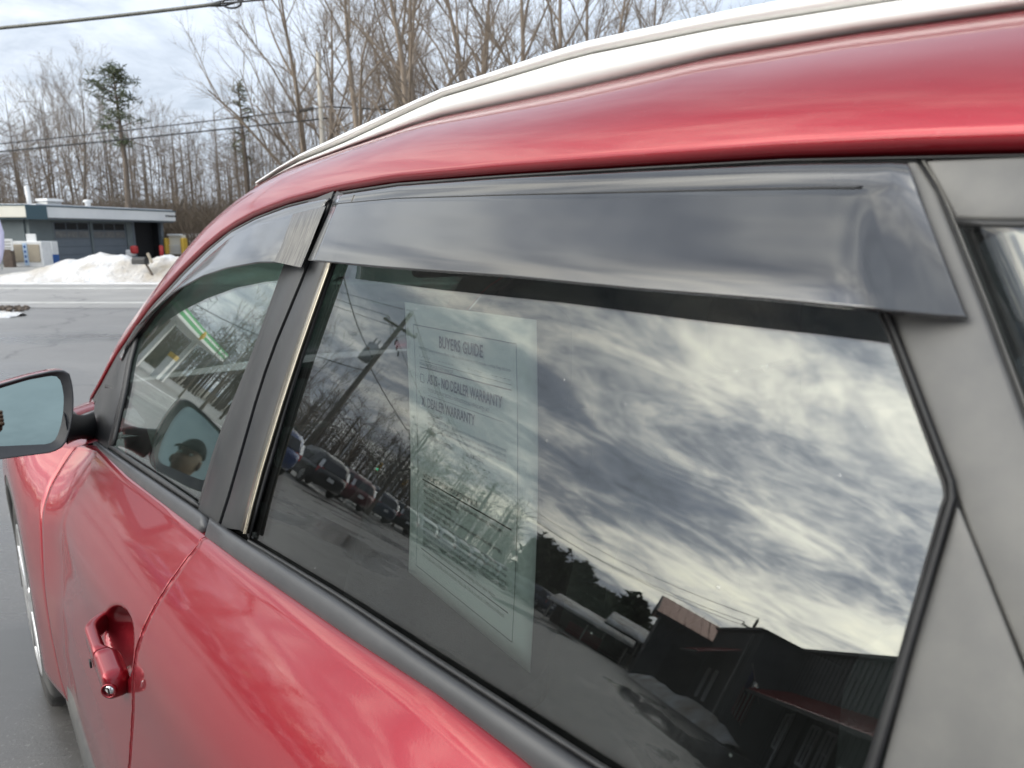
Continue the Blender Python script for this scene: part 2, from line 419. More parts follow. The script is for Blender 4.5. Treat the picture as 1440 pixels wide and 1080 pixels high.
def weathered():
    m = bpy.data.materials.new('weathered_acrylic'); m.use_nodes = True; t = m.node_tree; t.nodes.clear(); g = NT(t)
    tc = g.n('ShaderNodeTexCoord').outputs['UV']
    st = g.n('ShaderNodeMapping', inp={0: tc, 'Scale': (9.0, .5, 1)}).outputs[0]
    f = g.noise(st, 3.2, 8, .7, .2)
    c = g.ramp(f, [(.30, (.030, .030, .030)), (.48, (.075, .072, .067)), (.6, (.16, .152, .138)), (.72, (.085, .08, .073))])
    p = g.n('ShaderNodeBsdfPrincipled', inp={'Base Color': c, 'Roughness': .42})
    g.n('ShaderNodeOutputMaterial', inp={0: p.outputs[0]}); MATS['weathered_acrylic'] = m
weathered()

# ================================================================== THE GROUND AND ROAD
def sheet(name, pts, z, mat, label=None, n=1):
    mb = MB().add([(x, y, z) for x, y in pts], [tuple(range(len(pts)))])
    o = obj(name, mb, mat, face=(0, 0, 1)); tag(o, label, kind='structure'); return o
sheet('ground', [(-700, -700), (700, -700), (700, 700), (-700, 700)], -.012, 'earth', 'bare brown earth with thin old snow round the lots')
sheet('parking_lot', [(-95, -60), (60, -60), (60, 15.2), (-95, 15.2)], -.004, 'lot_asphalt', 'damp salt-stained asphalt lot the red car stands on')
sheet('road', [(-300, 15.2), (300, 15.2), (300, 23.2), (-300, 23.2)], 0.0, 'road_asphalt', 'two lane road crossing beyond the lot')
sheet('edge_line', [(-300, 16.3), (300, 16.3), (300, 16.62), (-300, 16.62)], .004, 'road_line', 'near white edge line of the road')
sheet('edge_line', [(-300, 21.0), (300, 21.0), (300, 21.5), (-300, 21.5)], .004, 'road_line', 'far white edge line of the road')
sheet('road_shoulder', [(-300, 23.2), (300, 23.2), (300, 24.2), (-300, 24.2)], -.002, 'dirty_snow', 'gritty far shoulder of the road')
sheet('forecourt', [(-70, 24.2), (5, 24.2), (5, 52), (-70, 52)], -.006, 'concrete', 'pale concrete forecourt in front of the garage')

# ================================================================== THE RED CAR
car = empty('red_suv', W(.4, IC, 0), 'red sport utility car with smoke window visors and silver roof rails, filling the view', 'car')
P = lambda name, mb, mat, parent=car, **k: obj(name, mb, mat, parent, **k)
OUT = tuple(-IN + np.array([0, 0, .4]))
MIRROR = []                       # parts that the far flank repeats
def far(o): MIRROR.append(o); return o
def strip(A, B, n=12, m=3, off=0.0, bulge=0.0, fn=gin):
    """rows of points between two pixel polylines laid on the flank, standing off it, domed by bulge"""
    A, B = poly(A, n), poly(B, n); rows = []
    for a, b in zip(A, B):
        rows.append([hit((a[0] + (b[0] - a[0]) * t, a[1] + (b[1] - a[1]) * t), fn, off + bulge * (1 - (2 * t - 1) ** 2) ** .5)
                     for t in np.linspace(0, 1, m)])
    return MB().grid(rows)
def plate(name, A, B, mat, parent, n=12, m=3, off=.004, bulge=0.0, th=.008, bevel=.0012, smooth=True, mir=True):
    o = obj(name, strip(A, B, n, m, off, bulge), mat, parent, smooth=smooth, solid=th, face=OUT, bevel=bevel)
    if mir: far(o)
    return o

# ---- doors, fender, rear flank: one door surface, cut at the shut lines
HX, HZ = 1.190, .832                                            # middle of the handle's cup
def dimple(x, z):
    r = ((x - HX) / .125) ** 2 + ((z - HZ + .20 * (x - HX)) / .054) ** 2
    t = max(0.0, 1 - r ** 1.5)
    return .046 * (t * t * (3 - 2 * t))
_gap = [(q[2], q[0]) for q in (np.array([1.061, 0, 1.02]), np.array([1.061, 0, .90]), np.array([1.058, 0, .79]), np.array([1.052, 0, .69]), np.array([1.0, 0, .5]), np.array([.93, 0, .30]))][::-1]
def xgap(z): return interp(z, [a for a, _ in _gap], [b for _, b in _gap])
def xfend(z): return interp(z, [.30, .45, .60, .75, .85, .95], [1.93, 1.97, 2.03, 2.10, 2.15, 2.22])
AX, AZ, AR = 2.56, .36, .385                                    # front wheel arch
def flare(x, z):
    r = math.hypot(x - AX, z - AZ)
    a = max(0.0, 1 - max(0, r - AR - .03) / .34) if x > 1.7 else 0.0
    return max(0.0, gdoor(x, z) - .104) * a * a * (3 - 2 * a)
def door_grid(x0f, x1f, z0, nx, nz, zt=None, extra=None, dd=0.0, warp=1.0):
    rows = []
    for j in range(nz + 1):
        t = j / nz; row = []
        for i in range(nx + 1):
            s = (i / nx) ** warp
            xa = .5
            # height first from the belt line, then the shut lines at that height
            for _ in range(3):
                ztop = (zt(xa) if zt else zlow(xa)) + .004
                z = ztop + (z0 - ztop) * t
                xa = x0f(z) + (x1f(z) - x0f(z)) * s
            y = gdoor(xa, z) - flare(xa, z) + (extra(xa, z) if extra else 0)
            e = min(i, nx - i, 99) ; 
            row.append(W(xa, y + dd, z))
        rows.append(row)
    # turn the edges in to make the shut lines real
    def rim(row, x): return row
    top = [p + IN * .018 - np.array([0, 0, -.004]) for p in rows[0]]
    rows = [top] + rows
    eps = lambda a, b: a + (b - a) / max(1e-6, np.linalg.norm(b - a)) * .0008
    rows = [[r[0] + IN * .014, r[0] + IN * .0008, eps(r[0], r[1])] + r[1:-1] + [eps(r[-1], r[-2]), r[-1] + IN * .0008, r[-1] + IN * .014] for r in rows]
    return MB().grid(rows)
fd = far(P('front_door', door_grid(lambda z: xgap(z) + .0014, lambda z: xfend(z) - .0014, .30, 150, 150, extra=dimple, warp=1.7), 'red_paint', smooth=True, face=OUT, solid=.002))
rd = far(P('rear_door', door_grid(lambda z: .02 if z > .8 else .02 + .30 * ((.8 - z) / .5) ** 1.3, lambda z: xgap(z) - .0014, .30, 60, 60), 'red_paint', smooth=True, face=OUT, solid=.002))
def fbot(x):
    d = AR ** 2 - (x - AX) ** 2
    return max(.32, AZ + math.sqrt(d)) if d > 0 else .32
def fender_mb():
    rows = []
    for j in range(41):
        t = j / 40; row = []
        for i in range(49):
            s = i / 48
            x = 2.0 + (3.30 - 2.0) * s
            for _ in range(2):
                zt = zlow(x) + .004; zb_ = fbot(x); z = zt + (zb_ - zt) * t
                x = xfend(z) + .0014 + (3.30 - xfend(z)) * s
            y = gdoor(x, z) - flare(x, z) + max(0, (x - 2.75)) ** 2 * .55
            row.append(W(x, y, z))
        rows.append(row)
    rows = [[p + IN * .16 + np.array([0, 0, .004]) for p in rows[0]], [p + IN * .05 + np.array([0, 0, .010]) for p in rows[0]]] + rows
    rows = [[r[0] + IN * .014, r[0] + IN * .0008, r[0] * .995 + r[1] * .005 + (r[1] - r[0]) * .03] + r[1:] for r in rows]
    return MB().grid(rows)
fen = far(P('front_fender', fender_mb(), 'red_paint', smooth=True, face=OUT, solid=.002))
def arch_mb(cx, a0, a1, ri, ro, y0):
    rows = []
    for k in range(33):
        a = math.radians(a0 + (a1 - a0) * k / 32); c, s_ = math.cos(a), math.sin(a); row = []
        for r, dy in ((ri - .004, .05), (ri, .004), (ri + .008, -.004), (ro - .02, .004), (ro, .012), (ro + .002, .03)):
            x, z = cx + r * c, AZ + r * s_
            row.append(W(x, y0 + dy + max(0, (x - 2.75)) ** 2 * .4, z))
        rows.append(row)
    return MB().grid(rows)
far(P('wheel_arch_cladding', arch_mb(AX, -18, 198, AR - .035, AR + .055, .107), 'cladding', fen, smooth=True, face=OUT))
far(P('sill_cladding', MB().grid([[W(x, gdoor(x, .335) + dy, z) for x in np.linspace(.30, 2.20, 24)] for dy, z in ((.01, .40), (-.012, .385), (-.012, .28), (.02, .22), (.10, .20))]), 'cladding', smooth=True, face=OUT))
# rear flank behind the door, outside the frame
def flank_mb():
    rows = []
    for j in range(31):
        t = j / 30; row = []
        for i in range(31):
            x = .016 - 1.12 * i / 30; zt = zlow(x); zb_ = .34
            d = .37 ** 2 - (x + .05 - .0) ** 2
            if d > 0: zb_ = max(.34, .36 + math.sqrt(d))
            z = zt + (zb_ - zt) * t
            row.append(W(x, gdoor(x, z) + max(0, -x - .7) ** 2 * .9, z))
        rows.append(row)
    return MB().grid(rows)
far(P('rear_fender', flank_mb(), 'red_paint', smooth=True, face=OUT, solid=.002))

for nm_, xf_, z0_ in (('gap_shade_strip', xgap, .32), ('gap_shade_strip', xfend, .32)):
    far(P(nm_, MB().grid([[W(xf_(z) + dx, gdoor(xf_(z), z) - flare(xf_(z), z) + .0022, z) for dx in (-.004, .004)] for z in np.linspace(z0_, zlow(xf_(.9)) - .001, 60)]), 'rubber', smooth=True, face=OUT))  # black strip laid in each shut line in place of its shade
# ---- dark shell behind the shut lines, floor, bonnet, screens
bz = MB()
bz.grid([[W(x, inlow(x) + (.024 if z is None else .045 if z > .8 else .025), zlow(x) + .012 if z is None else z) for x in np.linspace(-1.05, 3.2, 40)] for z in (None, .86, .8, .5, .25)])
far(P('inner_shell', bz, 'interior_black', face=OUT))
P('floor_pan', MB().grid([[W(x, y, .32) for x in (-1.1, 3.3)] for y in (.22, 2 * IC - .22)]), 'interior_black', solid=.01)
def mid(y): return 2 * IC - y
bon = []
for x in np.linspace(2.42, 3.32, 12):
    y0 = gdoor(x, zlow(x)) + max(0, x - 2.75) ** 2 * .55 + .05
    bon.append([W(x, y0 + (mid(y0) - y0) * s, zlow(x) - .010 + .015 * math.sin(math.pi * s) ** .6 - max(0, x - 2.9) ** 2 * .5) for s in np.linspace(0, 1, 17)])
P('bonnet', MB().grid(bon), 'red_paint', smooth=True, solid=.004, face=(0, 0, 1))
cow = []
for x in np.linspace(2.41, 2.88, 8):
    y0 = gdoor(x, zlow(x)) + max(0, x - 2.75) ** 2 * .55 + .16
    cow.append([W(x, y0 + (mid(y0) - y0) * s, zlow(x) - .002 + .015 * math.sin(math.pi * s) ** .6 - max(0, x - 2.9) ** 2 * .5) for s in np.linspace(0, 1, 17)])
P('cowl_reflection_cover', MB().grid(cow), 'moulding_black', smooth=True, solid=.003, face=(0, 0, 1))  # cowl added, longer than a real one, to hide the bonnet's reflection
P('front_bumper', MB().grid([[W(3.32 + .10 * math.sin(math.pi * s) - .02, .55 + (mid(.55) - .55) * s, z) for s in np.linspace(0, 1, 13)] for z in (.76, .6, .4, .28)]), 'red_paint', smooth=True, solid=.01, face=tuple(FW))
P('tailgate', MB().grid([[W(-1.10 + (.25 * max(0, z - 1.0) ** 1.2), y0 + (mid(y0) - y0) * s, z) for s in np.linspace(0, 1, 13)] for z, y0 in ((1.50, .50), (1.30, .42), (1.05, .36), (.8, .30), (.35, .30))]), 'red_paint', smooth=True, solid=.02, face=tuple(-FW))

# ---- roof side, windscreen pillar, roof skin
_dp = [hitc(p) for p in ((130, 562), (140, 545), (164, 500), (184, 471), (211, 433), (238, 404), (260, 380), (293, 349), (324, 324), (360, 305), (404, 288), (473, 271), (553, 258), (712, 246), (900, 235), (1100, 224), (1278, 219), (1440, 217), (1700, 213))]
def indrip(x): return float(np.interp(-x, [-q[0] for q in _dp], [q[1] for q in _dp]))
def zdrip(x): return float(np.interp(-x, [-q[0] for q in _dp], [q[2] for q in _dp]))
LOW = [(130, 562), (140, 545), (164, 500), (184, 471), (211, 433), (238, 404), (260, 380), (293, 349), (324, 324), (360, 305), (404, 288), (473, 271), (553, 258), (712, 246), (900, 235), (1100, 224), (1278, 219), (1440, 217), (1700, 213)]
UPP = [(126, 566), (134, 547), (158, 495), (175, 466), (204, 424), (233, 386), (258, 354), (296, 314), (328, 286), (357, 266), (402, 240), (480, 211), (613, 165), (813, 123), (1013, 77), (1213, 44), (1433, 13), (1600, -8), (1900, -40)]
DIN = [.022, .025, .035, .042, .05, .058, .066, .075, .082, .088, .09, .09, .09, .09, .09, .09, .09, .09, .09]
NR = 64
lowR, uppR = poly([(*a, d, i) for i, (a, d) in enumerate(zip(LOW, DIN))], NR), None
par = [q[3] for q in lowR]
uppR = [tuple(np.interp(t, range(len(UPP)), [u[k] for u in UPP]) for k in (0, 1)) for t in par]
roof_rows, edge = [], []
for (lx, ly, d, _), u in zip(lowR, uppR):
    a = hitc((lx, ly)); b = hitc(u, fn=lambda x, z: indrip(x) + d)
    p0, p2 = W(*a), W(*b)
    c = W(a[0] * .45 + b[0] * .55, a[1] + (b[1] - a[1]) * .18, a[2] + (b[2] - a[2]) * .72)
    row = [p0 + IN * .014 - np.array([0, 0, .002]), p0 + IN * .003, p0 - IN * .004 + np.array([0, 0, .004]), p0 - IN * .0055 + np.array([0, 0, .010])]
    q0 = p0 - IN * .0035 + np.array([0, 0, .0145])
    for t in np.linspace(0, 1, 12): row.append(q0 * (1 - t) ** 2 + c * 2 * t * (1 - t) + p2 * t * t)
    roof_rows.append(row); edge.append((b, p2))
far(P('roof_liner', MB().grid([[p + IN * .012 - np.array([0, 0, .012]) for p in r[1::2]] for r in roof_rows]), 'interior_black', smooth=True, face=tuple(IN)))
far(P('roof_side', MB().grid(roof_rows), 'red_paint', smooth=True, face=OUT, solid=.003))
# roof skin from rail to rail
ks = [k for k, e in enumerate(edge) if par[k] >= 8.5]
top = []
for k in ks:
    b = edge[k][0]; y0, z0, x0 = b[1], b[2], b[0]
    top.append([W(x0, y0 + (mid(y0) - y0) * s, z0 + .004 + .045 * math.sin(math.pi * s) ** .7) for s in np.linspace(0, 1, 25)])
top.append([W(-.75, .52 + (mid(.52) - .52) * s, 1.56 + .045 * math.sin(math.pi * s) ** .7) for s in np.linspace(0, 1, 25)])
P('roof', MB().grid(top), 'red_paint', smooth=True, face=(0, 0, 1), solid=.004)
# windscreen
ws = []
for k in range(len(edge)):
    if .5 <= par[k] <= 9.0:
        b = edge[k][0]; y0 = b[1] + .004
        ws.append([W(b[0] + .10 * math.sin(math.pi * s), y0 + (mid(y0) - y0) * s, b[2] - .002 + .012 * math.sin(math.pi * s)) for s in np.linspace(0, 1, 17)])
P('windscreen', MB().grid(ws), 'clear_glass', smooth=True, face=tuple(FW + np.array([0, 0, .6])), solid=.005)
# ---- roof rail: a silver bar with a groove under its top lip
GRO = [(362, 262), (402, 232), (480, 200), (613, 137), (813, 77), (1013, 37), (1247, 0), (1433, -26), (1700, -60)]
TOPL = [(364, 256), (402, 226), (480, 189), (613, 127), (813, 60), (1013, 16), (1080, 3), (1433, -60), (1700, -100)]
BOT = [(359, 265), (402, 240), (480, 211), (613, 165), (813, 123), (1013, 77), (1213, 44), (1433, 13), (1700, -16)]
BOT, GRO, TOPL = poly(BOT, 40), poly(GRO, 40), poly(TOPL, 40)
gi = [interp(b[0], [p[0] for p in GRO], [p[1] for p in GRO]) for b in BOT]; ti = [interp(b[0], [p[0] for p in TOPL], [p[1] for p in TOPL]) for b in BOT]
rr, gg, tt = [], [], []
for b, gy, ty in zip(BOT, gi, ti):
    fr = lambda y, d: hit((b[0], y), fn=lambda x, z: indrip(x) + .09 + d)
    pb = fr(b[1], .0); pm1 = fr(b[1] * .8 + gy * .2, -.006); pm = fr(b[1] * .5 + gy * .5, -.008); pg = fr(gy + 3, -.004)
    rr.append([pb + IN * .02 - np.array([0, 0, .01]), pb, pm1, pm, pg, pg + IN * .012])
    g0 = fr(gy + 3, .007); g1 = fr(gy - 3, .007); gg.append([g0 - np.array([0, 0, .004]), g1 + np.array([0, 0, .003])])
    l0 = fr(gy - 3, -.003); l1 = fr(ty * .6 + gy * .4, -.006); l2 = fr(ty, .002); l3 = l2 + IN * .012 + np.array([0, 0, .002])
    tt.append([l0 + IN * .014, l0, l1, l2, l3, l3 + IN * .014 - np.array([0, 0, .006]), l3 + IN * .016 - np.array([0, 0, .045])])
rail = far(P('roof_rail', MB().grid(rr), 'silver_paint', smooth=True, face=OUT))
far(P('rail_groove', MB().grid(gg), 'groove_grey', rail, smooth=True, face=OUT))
far(P('rail_lip', MB().grid(tt), 'silver_paint', rail, smooth=True, face=OUT))

# ---- side glass: solid panes set just behind their frames
def pane(name, x0, x1, z0, z1, mat, parent, nx=40, nz=26, back=.004):
    rows = []
    for j in range(nz + 1):
        row = []
        for i in range(nx + 1):
            x = .6
            for _ in range(4):
                zz = z0(x) + (z1(x) - z0(x)) * j / nz; x = x0(zz) + (x1(zz) - x0(zz)) * i / nx
            row.append(W(x, gin(x, zz) + back, zz))
        rows.append(row)
    return far(obj(name, MB().grid(rows), mat, parent, smooth=True, face=OUT, solid=.0035))
pane('window_pane', lambda z: .080 if z < 1.343 else .080 + (z - 1.343) * .62, lambda z: 1.03, lambda x: zlow(x) - .02, lambda x: zdrip(x) - .004, 'dark_glass', rd)
def zfront(x): return zdrip(x) - .006
pane('window_pane', lambda z: 1.09, lambda z: min(2.33, float(np.interp(z, [.9, .985, 1.026, 1.127, 1.194, 1.277, 1.339, 1.385, 1.438, 1.476, 1.5, 1.516, 1.53], [2.37, 2.37, 2.34, 2.27, 2.18, 2.06, 1.92, 1.82, 1.66, 1.53, 1.37, 1.2, 1.12]))),
     lambda x: zlow(x) - .02, lambda x: zdrip(1.12) - .004, 'green_glass', fd, nx=50, nz=34)
pane('quarter_window', lambda z: -.62, lambda z: .149 + (z - 1.47) * .61 - .004, lambda x: 1.16, lambda x: 1.482, 'dark_glass', car, 30, 16, back=-.0025)

# ---- pillar covers, seals and window trims
BGAP = [(472, 268), (432, 377), (381, 500), (361, 562), (323, 695), (308, 742)]
CHR = [(492, 276), (455, 373), (425, 460), (407, 509), (384, 580), (353, 684), (338, 746)]
BLK = [(503, 276), (466, 373), (435, 460), (418, 510), (395.5, 580), (364, 684), (347.5, 752)]
GLS = [(509, 276), (470, 373), (440, 460), (421, 515), (401, 580), (369, 690), (350, 760)]
sh = lambda pts, dx: [(x + dx, y) for x, y in pts]
plate('pillar_cover', [(434, 282), (398, 380), (356, 500), (307, 620), (279, 716), (270, 740)], sh(BGAP, -3.0), 'trim_black', fd, off=.005)
plate('pillar_cover', sh(BGAP, 1.2), CHR, 'trim_black', rd, off=.005)
plate('bright_strip', CHR, BLK, 'bronze_trim', rd, m=7, off=.006, bulge=.004, th=.006, bevel=0)
plate('glass_run_seal', BLK, GLS, 'rubber', rd, m=3, off=.002, bulge=.002, th=.006, bevel=0)
plate('glass_run_seal', [(440, 282), (404, 380), (362, 500), (313, 620), (285, 716)], [(432, 282), (396, 380), (353, 500), (304, 620), (276, 716)], 'rubber', fd, m=3, off=.0015, bulge=.0015, th=.005, bevel=0)
# top frames under the visors
far(obj('window_frame', strip([(473, 271.5), (553, 258.5), (712, 246.5), (900, 235.5), (1100, 224.5), (1290, 219.5)], [(476, 288), (553, 281), (712, 276), (900, 271), (1100, 267), (1290, 262)], 30, 3, .002), 'trim_black', rd, smooth=True, face=OUT, solid=.008))
far(obj('window_frame', strip(poly(LOW[1:12], 40), [(146, 552), (171, 505), (191, 477), (217, 441), (244, 413), (265, 390), (297, 360), (327, 337), (363, 318), (406, 303), (471, 286)], 40, 3, .0015), 'trim_black', fd, smooth=True, face=OUT, solid=.008))
# rear trim of the rear door, the panel round the quarter window
LED = [(1165, 240), (1210, 355), (1259, 463), (1343, 690), (1347, 708), (1441, 938), (1500, 1078), (1556, 1200)]
SEAL_U = [(1165, 240), (1210, 360), (1250, 465), (1335, 690), (1215, 1080), (1178, 1200)]
SEAL_V = [(1168, 238), (1217, 357), (1262, 462), (1349, 691), (1238, 1080), (1202, 1200)]
L1 = [(1288, 226), (1316, 270), (1384, 440), (1434, 575), (1444, 602), (1532, 830), (1587, 980), (1637, 1105)]
plate('rear_trim', LED, L1, 'dusty_grey', rd, n=20, off=.004, bevel=.002)
plate('rear_trim', [(1344, 712), (1342, 722), (1290, 890), (1240, 1080), (1206, 1200)], [(1349, 716), (1354, 727), (1397, 835), (1497, 1090), (1541, 1200)], 'dusty_grey', rd, n=14, off=.004, bevel=.002)
plate('window_seal', SEAL_U, SEAL_V, 'rubber', rd, n=40, m=5, off=.004, bulge=.004, th=.006, bevel=0)
plate('door_seal', sh(L1, 1.5), sh(L1, 7), 'rubber', rd, n=24, m=3, off=.0005, th=.01, bevel=0)
plate('door_seal_lip', sh(L1, 7), sh(L1, 13), 'dusty_grey', rd, n=24, m=3, off=.001, bulge=.001, th=.006, bevel=0)
plate('door_seal', sh(L1, 13), sh(L1, 17), 'rubber', rd, n=24, m=3, off=.0005, th=.01, bevel=0)
plate('shut_line', [(1347, 706), (1396, 827), (1441, 936), (1500, 1080), (1556, 1200)], [(1352, 720), (1400, 837), (1446, 950), (1503, 1090), (1541, 1200)], 'rubber', rd, n=10, m=2, off=.0, th=.004, bevel=0)
plate('quarter_trim', [(1300, 225), (1370, 222), (1440, 219), (1700, 215)], [(1343, 307), (1380, 309), (1440, 310), (1700, 306)], 'dusty_grey', car, n=10, off=.004, bevel=.002)
plate('quarter_seal', [(1341, 306), (1380, 308), (1440, 309), (1700, 305)], [(1346, 316), (1382, 318), (1440, 319), (1700, 315)], 'rubber', car, n=10, off=.003, th=.006, bevel=0)
far(obj('roof_drip_seal', strip([(474, 270), (553, 257.5), (712, 245.5), (900, 234.5), (1100, 223.5), (1440, 216.5), (1700, 212)], [(473, 275), (553, 262.5), (712, 250), (900, 239), (1100, 228), (1440, 221), (1700, 217)], 30, 3, .001, .003), 'rubber', car, smooth=True, face=OUT))
far(obj('roof_drip_seal', strip(poly(LOW[:12], 40), [(133, 566), (144, 548), (168, 503), (188, 474), (214, 437), (241, 408), (262, 384), (295, 352.5), (326, 327.5), (361, 308), (405, 291), (473, 275)], 40, 3, .001, .002), 'rubber', car, smooth=True, face=OUT))
# mirror sail at the foot of the windscreen pillar
plate('mirror_sail', [(168, 494), (150, 530), (134, 562), (128, 600), (131, 632)], [(186, 478), (178, 505), (170, 550), (160, 592), (150, 632)], 'trim_black', fd, n=10, off=.006, bevel=.002)
plate('glass_run_seal', [(186, 478), (178, 505), (170, 550), (160, 592), (151, 626)], [(193, 474), (184, 505), (176, 550), (166, 592), (158, 626)], 'rubber', fd, n=10, off=.004, bulge=.002, bevel=0)

# ---- belt mouldings
MU = [(128, 612), (135, 620), (277, 715), (291, 725)]; ML = [(124, 622), (127, 627), (175, 675), (265, 747), (281, 760)]
plate('belt_moulding', MU, ML, 'moulding_black', fd, n=24, m=9, off=.004, bulge=.012, th=.012, bevel=0)
MU2 = [(295, 727), (347, 760), (480, 843), (600, 925), (830, 1075), (1020, 1195)]; ML2 = [(285, 763), (333, 800), (480, 905), (600, 985), (720, 1080), (880, 1215)]
plate('belt_moulding', MU2, ML2, 'moulding_black', rd, n=30, m=9, off=.004, bulge=.013, th=.012, bevel=0)
# black squeegee seal along the foot of the glass
plate('window_seal', [(349, 757), (480, 836), (600, 914), (830, 1062), (1020, 1180)], [(347, 763), (480, 846), (600, 928), (830, 1079), (1020, 1199)], 'rubber', rd, n=24, m=4, off=.001, bulge=.004, th=.004, bevel=0)
plate('window_seal', [(158, 626), (220, 666), (284, 710)], [(138, 621), (210, 671), (279, 717)], 'rubber', fd, n=12, m=4, off=.001, bulge=.004, th=.004, bevel=0)

# ---- smoke acrylic visors over the side windows
def visor(top, step, lip, parent, full, n=48, taper_end=None):
    T, S, L = top, step, lip
    k = len(T); par_ = np.linspace(0, k - 1, n); rows = []
    at = lambda A, t: (np.interp(t, range(k), [a[0] for a in A]), np.interp(t, range(k), [a[1] for a in A]))
    wsm = np.interp(par_, range(k), full); keep = wsm[0], wsm[-1]
    for _ in range(40): wsm[1:-1] = (wsm[:-2] + 2 * wsm[1:-1] + wsm[2:]) / 4
    fs_ = np.linspace(0, 1, 41); po = np.interp(fs_, [0, .012, .04, .14, .25, .40, .55, .70, .85, 1.0], [.010, .0112, .0130, .0160, .0195, .0235, .0280, .0320, .0350, .0365])
    for _ in range(6): po[3:-1] = (po[2:-2] + 2 * po[3:-1] + po[4:]) / 4
    for t, w in zip(par_, wsm):
        a, s_, l = at(T, t), at(S, t), at(L, t)
        row = [hit(a, off=.003), hit((a[0] * .9 + s_[0] * .1, a[1] * .9 + s_[1] * .1), off=.0095), hit((a[0] * .5 + s_[0] * .5, a[1] * .5 + s_[1] * .5), off=.010), hit((s_[0], s_[1] - 2), off=.010)]
        q = lambda f: (s_[0] + (l[0] - s_[0]) * f, s_[1] + (l[1] - s_[1]) * f)
        for f, o_ in list(zip(fs_, po))[1:]:
            row.append(hit(q(f), off=.010 + (o_ - .010) * w))
        rows.append(row)
    return far(obj('window_visor', MB().grid(rows), 'smoked_acrylic', parent, smooth=True, face=OUT, solid=.0028))
vt = [(475, 274), (560, 260.5), (712, 249), (900, 239), (1080, 230), (1160, 228), (1205, 227.5), (1228, 227.5), (1252, 227.5), (1276, 228)]
vs = [(468, 287), (556, 279), (712, 274), (900, 269.6), (1080, 265.5), (1160, 264), (1196, 264), (1221, 262), (1254, 256), (1290, 268)]
vl = [(433, 366), (539, 376), (712, 388), (896, 406), (1080, 420.5), (1175, 430), (1222, 434), (1262, 438), (1315, 443.5), (1361, 447)]
visor(vt, vs, vl, rd, [1, 1, 1, 1, 1, 1, .92, .62, .24, 0], 91)
far(P('step_shade_bead', MB().tube([hit((x, y), off=.0108) for x, y in poly(vs[:7] + [(1212, 263)], 60)], .0009, 8), 'trim_black', rd, smooth=True))  # added glossy black bead gives the step its dark line and highlight
ft = [(464, 278), (436, 283), (404, 291), (360, 308), (324, 327), (293, 352), (260, 384), (238, 408), (211, 437), (184, 475), (166, 503)]
fs = [(456, 288), (430, 297), (402, 304), (360, 315), (326, 332), (297, 357), (263, 389), (241, 413), (214, 441), (186, 478), (168, 505)]
fl = [(422, 377), (395, 369), (362, 369), (318, 377), (284, 388), (249, 407), (227, 424), (210, 440), (193, 458), (180, 480), (170, 507)]
fv = visor(ft, fs, fl, fd, [.25, .8, 1, 1, .9, .8, .62, .5, .35, .2, .05], 64)
# the scuffed, weathered end of the front visor
def visor_end():
    rows = []
    A = [(458, 290), (447, 317), (436, 345), (423, 376)]; B = [(412, 301), (404, 322), (396, 345), (385, 368)]
    wa, wb = .36, .96
    for t in np.linspace(0, 1, 14):
        row = []
        for a, b in zip(poly(A, 10), poly(B, 10)):
            f = poly(A, 10).index(a) / 9; base = float(np.interp(f, [0, .12, .25, .45, 1], [.010, .026, .032, .035, .037]))
            w = .28 + (.97 - .28) * min(1, t * 1.2)
            row.append(hit((a[0] + (b[0] - a[0]) * t, a[1] + (b[1] - a[1]) * t), off=.0125 + (base - .010) * w))
        rows.append(row)
    o = obj('visor_end', MB().grid(rows), 'weathered_acrylic', fd, smooth=True, face=OUT)
    uv = o.data.uv_layers.new(name='uv'); n = 10
    for lp in o.data.loops:
        i = lp.vertex_index; uv.data[lp.index].uv = ((i // n) / 13, (i % n) / 9)
    return o
visor_end()

# ---- door handle: cup, grip, key block
hb = MB(); UPV = np.array([0, 0, 1.])
def dsurf(x, z, o_): return W(x, gdoor(x, z) - o_, z)
def handle_ring(x):
    """superellipse section of the handle at car length x: key block first, then the free grip that curves back to the door"""
    g = min(1, max(0, (x - 1.165) / .03)); g = g * g * (3 - 2 * g)
    c = .013 * (1 - g) + .0225 * g; t = .0185 * (1 - g) + .0105 * g; h = .0225 - .0035 * g * (x - 1.18) / .12
    r0 = max(0, 1 - (x - 1.094) / .016); k = math.sqrt(max(.02, 1 - min(.99, r0) ** 2.2))      # rounded rear end
    e = max(0, (x - 1.262) / .058); c -= .034 * e ** 2; h *= 1 - .22 * e ** 2
    zc = .811 + .004 * g; y0 = gdoor(x, zc)
    ring = []
    for a in np.linspace(0, 2 * math.pi, 28, endpoint=False):
        ca, sa = math.cos(a), math.sin(a); p = 2 / 3.4
        ring.append(W(x, y0 - c + t * k * math.copysign(abs(ca) ** p, ca) - .002 * (sa > 0) * sa, zc + h * k * math.copysign(abs(sa) ** p, sa)))
    return ring
def handle_piece(x0, x1, n):
    m = MB(); rows = [handle_ring(x) for x in np.linspace(x0, x1, n)]; m.grid(rows, closed=True)
    m.f.append(tuple(range(28))); m.f.append(tuple((n - 1) * 28 + q for q in range(28))); return m
hd = far(P('door_handle', handle_piece(1.1795, 1.320, 30), 'red_paint', fd, smooth=True, bevel=.0012))
far(P('key_block', handle_piece(1.094, 1.1783, 20), 'red_paint', fd, smooth=True, bevel=.0012))
kc = W(1.0985, gdoor(1.0985, .811) - .0235, .809) + (-FW * .78 - IN * .62) * .0025; KA = -FW * .78 - IN * .62
KB = np.cross(KA, UPV)
P('key_ring', MB().lathe([(.0105, -.004), (.0115, .0012), (.0095, .0018), (.009, -.004)], kc, KA, 24), 'red_paint', fd, smooth=True)
P('keyhole', MB().lathe([(.0001, .0004), (.009, .0004), (.009, -.004)], kc, KA, 24), 'chrome', fd, smooth=True)
